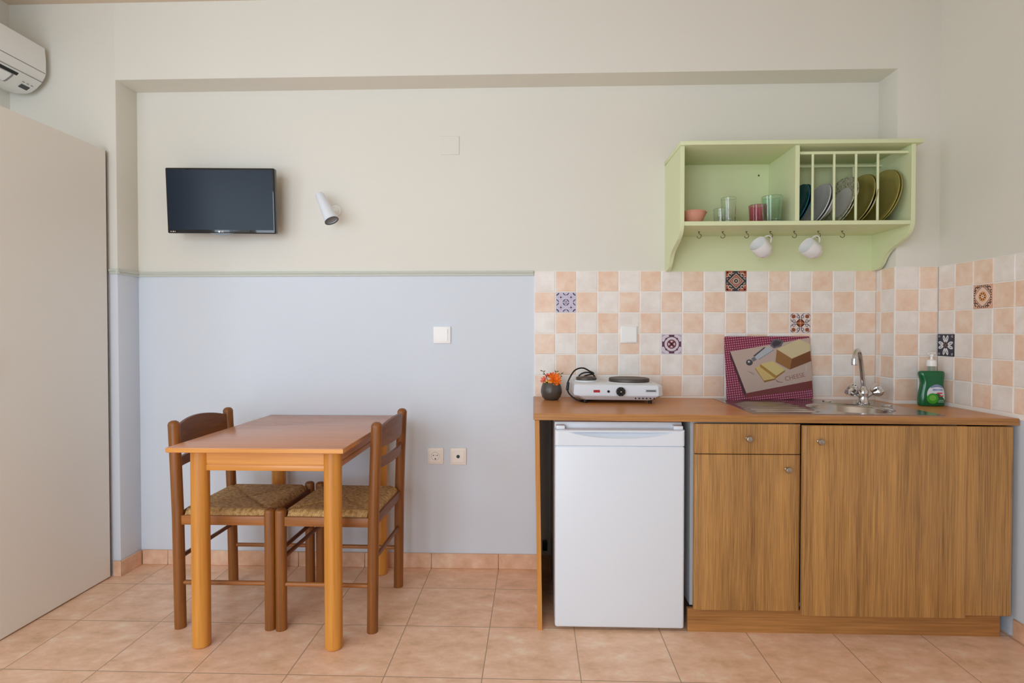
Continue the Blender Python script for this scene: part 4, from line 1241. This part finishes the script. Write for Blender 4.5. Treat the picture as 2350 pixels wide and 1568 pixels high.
printed('wooden_board_print', [([(225, 495), (1812, 215), (1850, 1082), (525, 1330)], (190, 166, 154), 2), ([(525, 1330), (1850, 1082), (1853, 1245), (500, 1425)], (116, 50, 46), 1), ([(225, 495), (525, 1330), (488, 1400), (210, 560)], (74, 34, 40), 1)])
printed('cheese_print', [([(1150, 450), (1600, 240), (1815, 345), (1820, 480), (1450, 640)], (206, 190, 150), 6), ([(1150, 450), (1450, 640), (1400, 862), (1120, 705)], (150, 104, 54), 6), ([(1450, 640), (1822, 480), (1832, 690), (1400, 862)], (118, 70, 38), 6),
  ([(715, 820), (850, 760), (1120, 1035), (880, 1082)], (206, 176, 112), 3), ([(880, 1082), (1120, 1035), (1112, 1062), (890, 1118)], (140, 98, 44), 3), ([(715, 820), (880, 1082), (890, 1118), (712, 850)], (160, 118, 58), 3),
  ([(815, 745), (1060, 690), (1312, 862), (1132, 985)], (208, 186, 124), 5), ([(815, 745), (1132, 985), (1112, 1040), (808, 805)], (164, 126, 54), 4), ([(1132, 985), (1312, 862), (1300, 905), (1112, 1040)], (142, 102, 44), 4)])
printed('slicer_print', [([(700, 600), (985, 385), (1085, 475), (790, 665)], (176, 180, 188), 3), ([(680, 580), (900, 405), (925, 415), (705, 600)], (70, 70, 78), 4),
  ([(1020, 370), (1045, 290), (1110, 245), (1180, 240), (1295, 285), (1240, 390), (1090, 432)], (96, 92, 98), 5), ([(1060, 345), (1085, 295), (1140, 265), (1250, 300), (1205, 360), (1100, 400)], (62, 52, 60), 6), ([(1090, 432), (1240, 390), (1200, 425), (1120, 450)], (176, 160, 140), 6),
  ([(600 + 68 * cos(k * pi / 8), 715 + 62 * sin(k * pi / 8)) for k in range(16)], (70, 66, 72), 4), ([(590 + 24 * cos(k * pi / 6), 700 + 22 * sin(k * pi / 6)) for k in range(12)], (190, 186, 190), 5), ([(640, 640), (700, 600), (745, 660), (680, 700)], (110, 108, 116), 3)]
  + [([(790 + k * 30, 662 - k * 19.5), (806 + k * 30, 632 - k * 19.5), (814 + k * 30, 646 - k * 19.5)], (58, 54, 60), 5) for k in range(10)])
x_, z_ = bp(1500, 1010)
add_text('CHEESE', 0.030, 'lettering', ink((150, 104, 92), 0.2), cb, (x_, -0.0007, z_), (pi / 2, radians(-12), 0))
printed('flourish_print', [([(1130, 1062), (1160, 1100), (1260, 1112), (1255, 1120), (1150, 1112), (1122, 1068)], (104, 70, 70), 3)])
printed('painted_glint', [([(1735, 770), (1742, 772), (1735, 900), (1728, 898)], (224, 208, 200), 3)])  # pale sliver painted as a glint of light on the board
printed('crumb_print', [([(550, 885), (700, 935), (698, 942), (548, 890)], (130, 104, 92), 3)])
printed('crumb_print', [([(600, 905), (690, 965), (686, 972), (598, 910)], (130, 104, 92), 3)])

# ------------------------------------------------------------------ fridge
fr = thing('fridge', 'small white under-counter fridge standing under the worktop', 'fridge', (0.337, 2.5, 0))
fw = 0.2535
b = MB(); b.box(-fw, fw, -0.228, 0.27, 0.022, 0.822, 0.004, 2); b.build('body', M['white_enamel'], fr)
b = MB(); b.box(-fw, fw, -0.276, -0.232, 0.014, 0.735, 0.010, 4); b.build('door', M['white_enamel'], fr)
dr = fr.children[-1]
# handle band with a scooped grip
b = MB()
nx, nz = 96, 40
z0, z1 = 0.7355, 0.797
def scoop(x, z):
    xc0, xc1, zt = -0.20, 0.212, 0.7885
    s = (x - (xc0 + xc1) / 2) / ((xc1 - xc0) / 2)
    if abs(s) >= 1: return 0.0
    zb = zt - 0.024 * (1 - abs(s) ** 2.2) - 0.0008
    if z > zt or z < zb: return 0.0
    f = (z - zb) / max(1e-6, zt - zb)
    return 0.030 * (f ** 0.7) * (1 - abs(s) ** 3)
def edge_round(x, z):
    r = 0.010
    e = 0.0
    for dd in (x + fw, fw - x, z1 - z):
        if dd < r: e = max(e, r - sqrt(max(0.0, r * r - (r - dd) ** 2)))
    return e
xs = sorted(set([-fw + 2 * fw * i / nx for i in range(nx + 1)] + [-fw + d_ for d_ in (0.001, 0.003)] + [fw - d_ for d_ in (0.001, 0.003)]))
zs = sorted(set([z0 + (z1 - z0) * j / nz for j in range(nz + 1)] + [0.7884, 0.7886, z1 - 0.001, z1 - 0.003]))
g = [[b.bm.verts.new((x, -0.2765 + max(scoop(x, z), edge_round(x, z)), z)) for z in zs] for x in xs]
for i in range(len(xs) - 1):
    for j in range(len(zs) - 1): b.bm.faces.new([g[i][j], g[i + 1][j], g[i + 1][j + 1], g[i][j + 1]])
bd = [e for e in b.bm.edges if len(e.link_faces) == 1]
r = bmesh.ops.extrude_edge_only(b.bm, edges=bd)
ev = [v for v in r['geom'] if isinstance(v, bmesh.types.BMVert)]
for v in ev: v.co.y = -0.232
b.build('handle_band', M['white_enamel'], dr, ang=30)
b = MB(); b.box(-fw + 0.004, fw - 0.004, -0.2325, -0.2275, 0.03, 0.79); b.build('door_seal', M['grey'], fr)
for s in (-1, 1):
    b = MB(); b.box(s * (fw - 0.022) - 0.018, s * (fw - 0.022) + 0.018, -0.262, -0.20, 0.797, 0.812, 0.003); b.cyl((s * (fw - 0.012), -0.25, 0.797), (s * (fw - 0.012), -0.25, 0.808), 0.007, n=14); b.build('hinge', M['white_enamel'], fr)
for x in (-0.22, 0.22):
    for y in (-0.20, 0.22):
        b = MB(); b.cyl((x, y, 0), (x, y, 0.023), 0.016, 0.014, 18); b.build('foot', M['grey'], fr)

# ------------------------------------------------------------------ green wall shelf
gs = thing('wall_shelf', 'pale green wooden wall shelf with plate rack and hooks', 'wall shelf', (0.0, 0.0, 0.0))
GY, GX0, GX1, GZT, GZB = 2.518, 0.643, 1.653, 1.996, 1.4775
GB = 2.8115 - 0.0095       # front of the back panel
prof = [(YB - 0.0005, GZB), (2.775, GZB), (2.752, 1.482), (2.735, 1.492), (2.722, 1.507), (2.708, 1.527), (2.690, 1.546), (2.665, 1.560), (2.630, 1.573), (2.590, 1.586), (2.560, 1.599), (2.538, 1.616), (2.524, 1.636), (GY, 1.660), (GY, GZT), (YB - 0.0005, GZT)]
for x0 in (GX0, GX1 - 0.018):
    b = MB(); b.prism(prof, 'x', x0, x0 + 0.018, 0.0012, 1); b.build('side_panel', M['green'], gs)
b = MB(); b.box(GX0 - 0.005, GX1 + 0.022, GY - 0.016, YB - 0.0005, GZT, GZT + 0.018, 0.002, 2); b.build('top_board', M['green'], gs)
b = MB(); b.box(GX0 + 0.018, GX1 - 0.018, GY + 0.002, GB, 1.649, 1.668, 0.0015, 1); b.build('shelf_board', M['green'], gs)
b = MB(); b.box(GX0 + 0.018, GX1 - 0.018, GB, YB - 0.0008, GZB, GZT); b.build('back_panel', M['green'], gs)
bkp = gs.children[-1]
b = MB(); b.cyl((1.092, GB + 0.001, 1.942), (1.092, GB - 0.0015, 1.942), 0.0045, n=14); b.build('screw', M['hook'], bkp)
b = MB(); b.box(1.140, 1.159, GY + 0.002, GB, 1.668, GZT, 0.001, 1); b.build('divider', M['green'], gs)
for y, z, rx in ((2.545, 1.962, 0.0065), (2.735, 1.958, 0.0065)):
    b = MB(); b.box(1.159, GX1 - 0.018, y - rx, y + rx, z, z + 0.012, 0.001, 1); b.build('rack_rail', M['green'], gs)
RODX = [1.226, 1.319, 1.413, 1.507]
for x in RODX:
    b = MB(); b.cyl((x, 2.545, 1.668), (x, 2.545, 1.963), 0.0055, n=14); b.build('rack_rod', M['green'], gs)
    b = MB(); b.cyl((x, 2.735, 1.668), (x, 2.735, 1.959), 0.0050, n=14); b.build('rack_rod', M['green'], gs)
HY = 2.674
HX = [0.769 + 0.1093 * k for k in range(7)]
for x in HX:
    b = MB()
    pts = [(0, 0, 0.0), (0, 0, -0.010)]
    b.lathe([(0, 0.0), (0.005, 0.0), (0.004, -0.003), (0.0016, -0.005), (0, -0.005)], (x, HY, 1.6492), (0, 0, 1), 12)
    arc = [(x, HY, 1.648), (x, HY, 1.640)] + [(x + 0.010 * sin(radians(a)) * 1.0, HY, 1.6295 + 0.0105 * cos(radians(a))) for a in (0, 40, 80, 120, 160, 200, 235, 265)]
    arc = [(x, HY, 1.649), (x, HY, 1.640)] + [(x + 0.0098 * sin(radians(a)), HY - 0.002, 1.6285 + 0.0102 * cos(radians(a))) for a in (30, 70, 110, 150, 190, 230, 262)]
    b.tube(arc, 0.0015, 8, smooth=3)
    b.build('hook', M['hook'], gs)

# ------------------------------------------------------------------ mugs
def mug(label, hx_, a, toward):
    """a: direction from base to mouth in the x-z plane; toward: mouth turned to the room"""
    R_, Lm = 0.0405, 0.074
    axis = Vector((a[0], -toward, a[1])).normalized()
    perp = Vector((-axis.z, 0, axis.x)); perp = perp if perp.z > 0 else -perp
    perp = (perp - axis * perp.dot(axis)).normalized()
    hk = Vector((hx_, HY - 0.002, 1.6205))
    cen = hk - perp * (R_ + 0.0225)
    t = thing('mug', label, 'mug', cen)
    base = -axis * (Lm / 2)
    b = MB(); b.lathe([(0, 0.004), (0.023, 0.004), (0.025, 0.0), (0.028, 0.0), (0.0305, 0.004), (0.033, 0.012), (0.038, 0.016), (0.0405, 0.024), (0.0405, Lm - 0.002), (0.0395, Lm), (0.038, Lm - 0.002), (0.037, 0.026), (0.030, 0.012), (0, 0.009)], base, axis, 40)
    b.build('body', M['china'], t)
    pts = []
    for k in range(11):
        s = -pi / 2 + pi * k / 10
        pts.append(perp * (R_ - 0.002 + 0.027 * cos(s)) + axis * (0.004 + 0.022 * sin(s)))
    b = MB(); b.tube(pts, 0.0042, 12); b.build('handle', M['china'], t)
    return t
mug('white mug hanging under the glass-ware half of the green shelf', HX[3], (-0.79, 0.60), 0.42)
mug('white mug hanging under the plate rack half of the green shelf', HX[5], (-0.88, 0.47), 0.30)

# ------------------------------------------------------------------ bowl and glasses
SZ = 1.668
bw = thing('bowl', 'small pink bowl at the end of the green shelf', 'bowl', (0.722, 2.600, SZ))
b = MB(); b.lathe([(0, 0.003), (0.028, 0.003), (0.030, 0), (0.034, 0), (0.0365, 0.006), (0.046, 0.026), (0.055, 0.046), (0.0575, 0.056), (0.0555, 0.0575), (0.053, 0.050), (0.043, 0.024), (0.03, 0.010), (0, 0.008)], (0, 0, 0), (0, 0, 1), 48)
b.build('bowl_body', M['pink_glaze'], bw)
b = MB(); b.lathe([(0.0572, 0.049), (0.0592, 0.0515), (0.0588, 0.0545), (0.0570, 0.0555)], (0, 0, 0), (0, 0, 1), 48, closed=True); b.build('rim', M['pink_glaze'], bw)

def tumbler(label, x, y, r0, r1, h, mat, flutes=0):
    t = thing('drinking_glass', label, 'drinking glass', (x, y, SZ + 0.0004))
    b = MB()
    wall = 0.0024
    prof = [(0, 0), (r0 - 0.003, 0), (r0, 0.003)]
    for k in range(1, 9):
        f = k / 8
        prof.append((r0 + (r1 - r0) * f, 0.003 + (h - 0.004) * f))
    prof += [(r1 - wall / 2, h)]
    for k in range(8, 0, -1):
        f = k / 8
        zz = 0.010 + (h - 0.011) * f
        prof.append((r0 + (r1 - r0) * f - wall, zz))
    prof += [(r0 - wall - 0.002, 0.011), (0, 0.010)]
    if flutes:
        b.lathe(prof, (0, 0, 0), (0, 0, 1), flutes * 6, lobes=flutes, lobe_amp=0.018)
    else:
        b.lathe(prof, (0, 0, 0), (0, 0, 1), 40)
    b.build('glass_body', mat, t)
    return t
tumbler('clear tall glass on the green shelf, in front', 0.872, 2.575, 0.0285, 0.0335, 0.112, M['clear_glass'])
tumbler('shorter clear glass half hidden behind the clear tall glass', 0.872, 2.680, 0.031, 0.035, 0.085, M['clear_glass'])
tumbler('pink glass half hidden behind the teal glass', 1.035, 2.665, 0.034, 0.040, 0.098, M['pink_glass'], 12)
tumbler('teal fluted glass nearest the shelf divider', 1.065, 2.580, 0.036, 0.0445, 0.118, M['teal_glass'], 12)

# ------------------------------------------------------------------ plates in the rack
def plate_prof(R_, deep):
    if deep:
        return [(0, 0.0), (R_ * .42, 0.0), (R_ * .46, 0.003), (R_ * .62, deep * .35), (R_ * .85, deep * .8), (R_, deep), (R_ - 0.002, deep + 0.003), (R_ * .84, deep * .8 + 0.004), (R_ * .6, deep * .35 + 0.005), (R_ * .42, 0.007), (0, 0.006)]
    return [(0, 0.0), (R_ * .55, 0.0), (R_ * .60, 0.002), (R_ * .70, 0.008), (R_ * .97, 0.019), (R_, 0.021), (R_ - 0.001, 0.0245), (R_ * .96, 0.0235), (R_ * .70, 0.013), (R_ * .6, 0.0065), (0, 0.006)]
def rack_plate(name, label, cat, xbot, xtop, R_, mat, group, deep=0.0, rim=None, yc=2.660):
    lean = math.asin(min(0.9, (xtop - xbot) / (2 * R_)))
    axis = Vector((-cos(lean), -0.10, sin(lean))).normalized()      # concave side looks left and a little up
    up = Vector((sin(lean), 0, cos(lean)))
    t = thing(name, label, cat, (0, 0, 0), group=group)
    prof_ = plate_prof(R_, deep)
    htop = max(h for r, h in prof_)
    b = MB(); b.lathe(prof_, (0, 0, 0), axis, 56)
    if rim:
        b.mi = 1
        for f in b.bm.faces:
            c = f.calc_center_median()
            if (c - axis * c.dot(axis)).length > R_ * .64 and f.normal.dot(axis) > -2: f.material_index = 1
    o = b.build(name + '_body' if False else 'dish_body', [mat] + ([rim] if rim else []), t)
    zmin = min(v.co.z for v in o.data.vertices)
    xm = [v.co.x for v in o.data.vertices if v.co.z < zmin + 0.01]
    t.location = (xbot - sum(xm) / len(xm), yc, SZ - zmin + 0.0003)
    return t
rack_plate('side_plate', 'front teal side plate in the rack beside the divider', 'plate', 1.176, 1.236, 0.100, M['teal_glaze'], 'teal side plates')
rack_plate('side_plate', 'second teal side plate just behind the front teal one', 'plate', 1.190, 1.250, 0.100, M['teal_glaze'], 'teal side plates')
rack_plate('side_plate', 'front plain off-white side plate in the rack', 'plate', 1.262, 1.330, 0.102, M['grey_white'], 'plain off-white side plates')
rack_plate('side_plate', 'second plain off-white dish, deeper, behind the front off-white plate', 'plate', 1.275, 1.343, 0.102, M['grey_white'], 'plain off-white side plates', 0.044)
rack_plate('dinner_plate', 'front off-white plate with speckled floral rim in the rack', 'plate', 1.362, 1.430, 0.116, M['grey_white'], 'floral rimmed plates', 0, M['speckle'])
rack_plate('dinner_plate', 'second floral rimmed plate tucked behind the front floral one', 'plate', 1.374, 1.442, 0.116, M['grey_white'], 'floral rimmed plates', 0, M['speckle'])
rack_plate('soup_plate', 'front deep olive soup plate in the rack', 'soup plate', 1.446, 1.506, 0.120, M['olive_glaze'], 'olive soup plates', 0.046)
rack_plate('soup_plate', 'second deep olive soup plate behind the front olive one', 'soup plate', 1.459, 1.520, 0.120, M['olive_glaze'], 'olive soup plates', 0.048)
rack_plate('dinner_plate', 'large flat olive dinner plate, second from the rack end', 'plate', 1.545, 1.607, 0.130, M['olive_glaze'], 'olive dinner plates', 0)
rack_plate('dinner_plate', 'large flat olive dinner plate leaning on the shelf side', 'plate', 1.556, 1.619, 0.130, M['olive_glaze'], 'olive dinner plates', 0)

# ------------------------------------------------------------------ light
def area(name, loc, rot, sx, sy, power, col, spread=180):
    l = bpy.data.lights.new(name, 'AREA'); l.shape = 'RECTANGLE'; l.size = sx; l.size_y = sy; l.energy = power; l.color = col; l.spread = radians(spread)
    o = bpy.data.objects.new(name, l); COL.objects.link(o); o.location = loc; o.rotation_euler = rot
    return o
area('daylight_balcony_door', ((RW0 + RW1) / 2, YR - 0.25, (RZ0 + RZ1) / 2), (radians(90), 0, 0), RW1 - RW0, RZ1 - RZ0, 110, (0.745, 0.87, 1.0))
area('daylight_side_window', (XL - 0.25, (LW0 + LW1) / 2, (LZ0 + LZ1) / 2), (radians(90), 0, radians(-90)), LW1 - LW0, LZ1 - LZ0, 46, (0.745, 0.87, 1.0))
wd = bpy.data.worlds.new('daylight_sky'); S.world = wd
wd.use_nodes = True
bg = wd.node_tree.nodes['Background']
sky = wd.node_tree.nodes.new('ShaderNodeTexSky'); sky.sky_type = 'HOSEK_WILKIE'; sky.turbidity = 4
sky.sun_direction = Vector((-0.5, -0.4, 0.76)).normalized()
wd.node_tree.links.new(sky.outputs['Color'], bg.inputs['Color'])
bg.inputs['Strength'].default_value = 0.8

# ------------------------------------------------------------------ camera
cam = bpy.data.cameras.new('camera')
cam.sensor_width = 36.0
cam.sensor_fit = 'HORIZONTAL'
cam.lens = 1300.0 / 2350.0 * 36.0
cam.shift_x = -(1183.0 - 1175.0) / 2350.0
cam.clip_start = 0.02
co = bpy.data.objects.new('camera', cam)
COL.objects.link(co)
co.location = (0, 0, 1.18)
co.rotation_euler = (pi / 2 - math.atan(21 / 1300.0), 0, math.atan(42 / 1300.0))
S.camera = co

S.view_settings.view_transform = 'Standard'
S.view_settings.look = 'None'
S.view_settings.gamma = 1.0
S.view_settings.exposure = 0.0
S.cycles.max_bounces = 12
S.cycles.diffuse_bounces = 6
S.cycles.glossy_bounces = 5
S.cycles.transmission_bounces = 10
S.cycles.transparent_max_bounces = 10
S.cycles.caustics_reflective = False
S.cycles.caustics_refractive = False
S.cycles.sample_clamp_indirect = 6.0
S.cycles.use_denoising = True
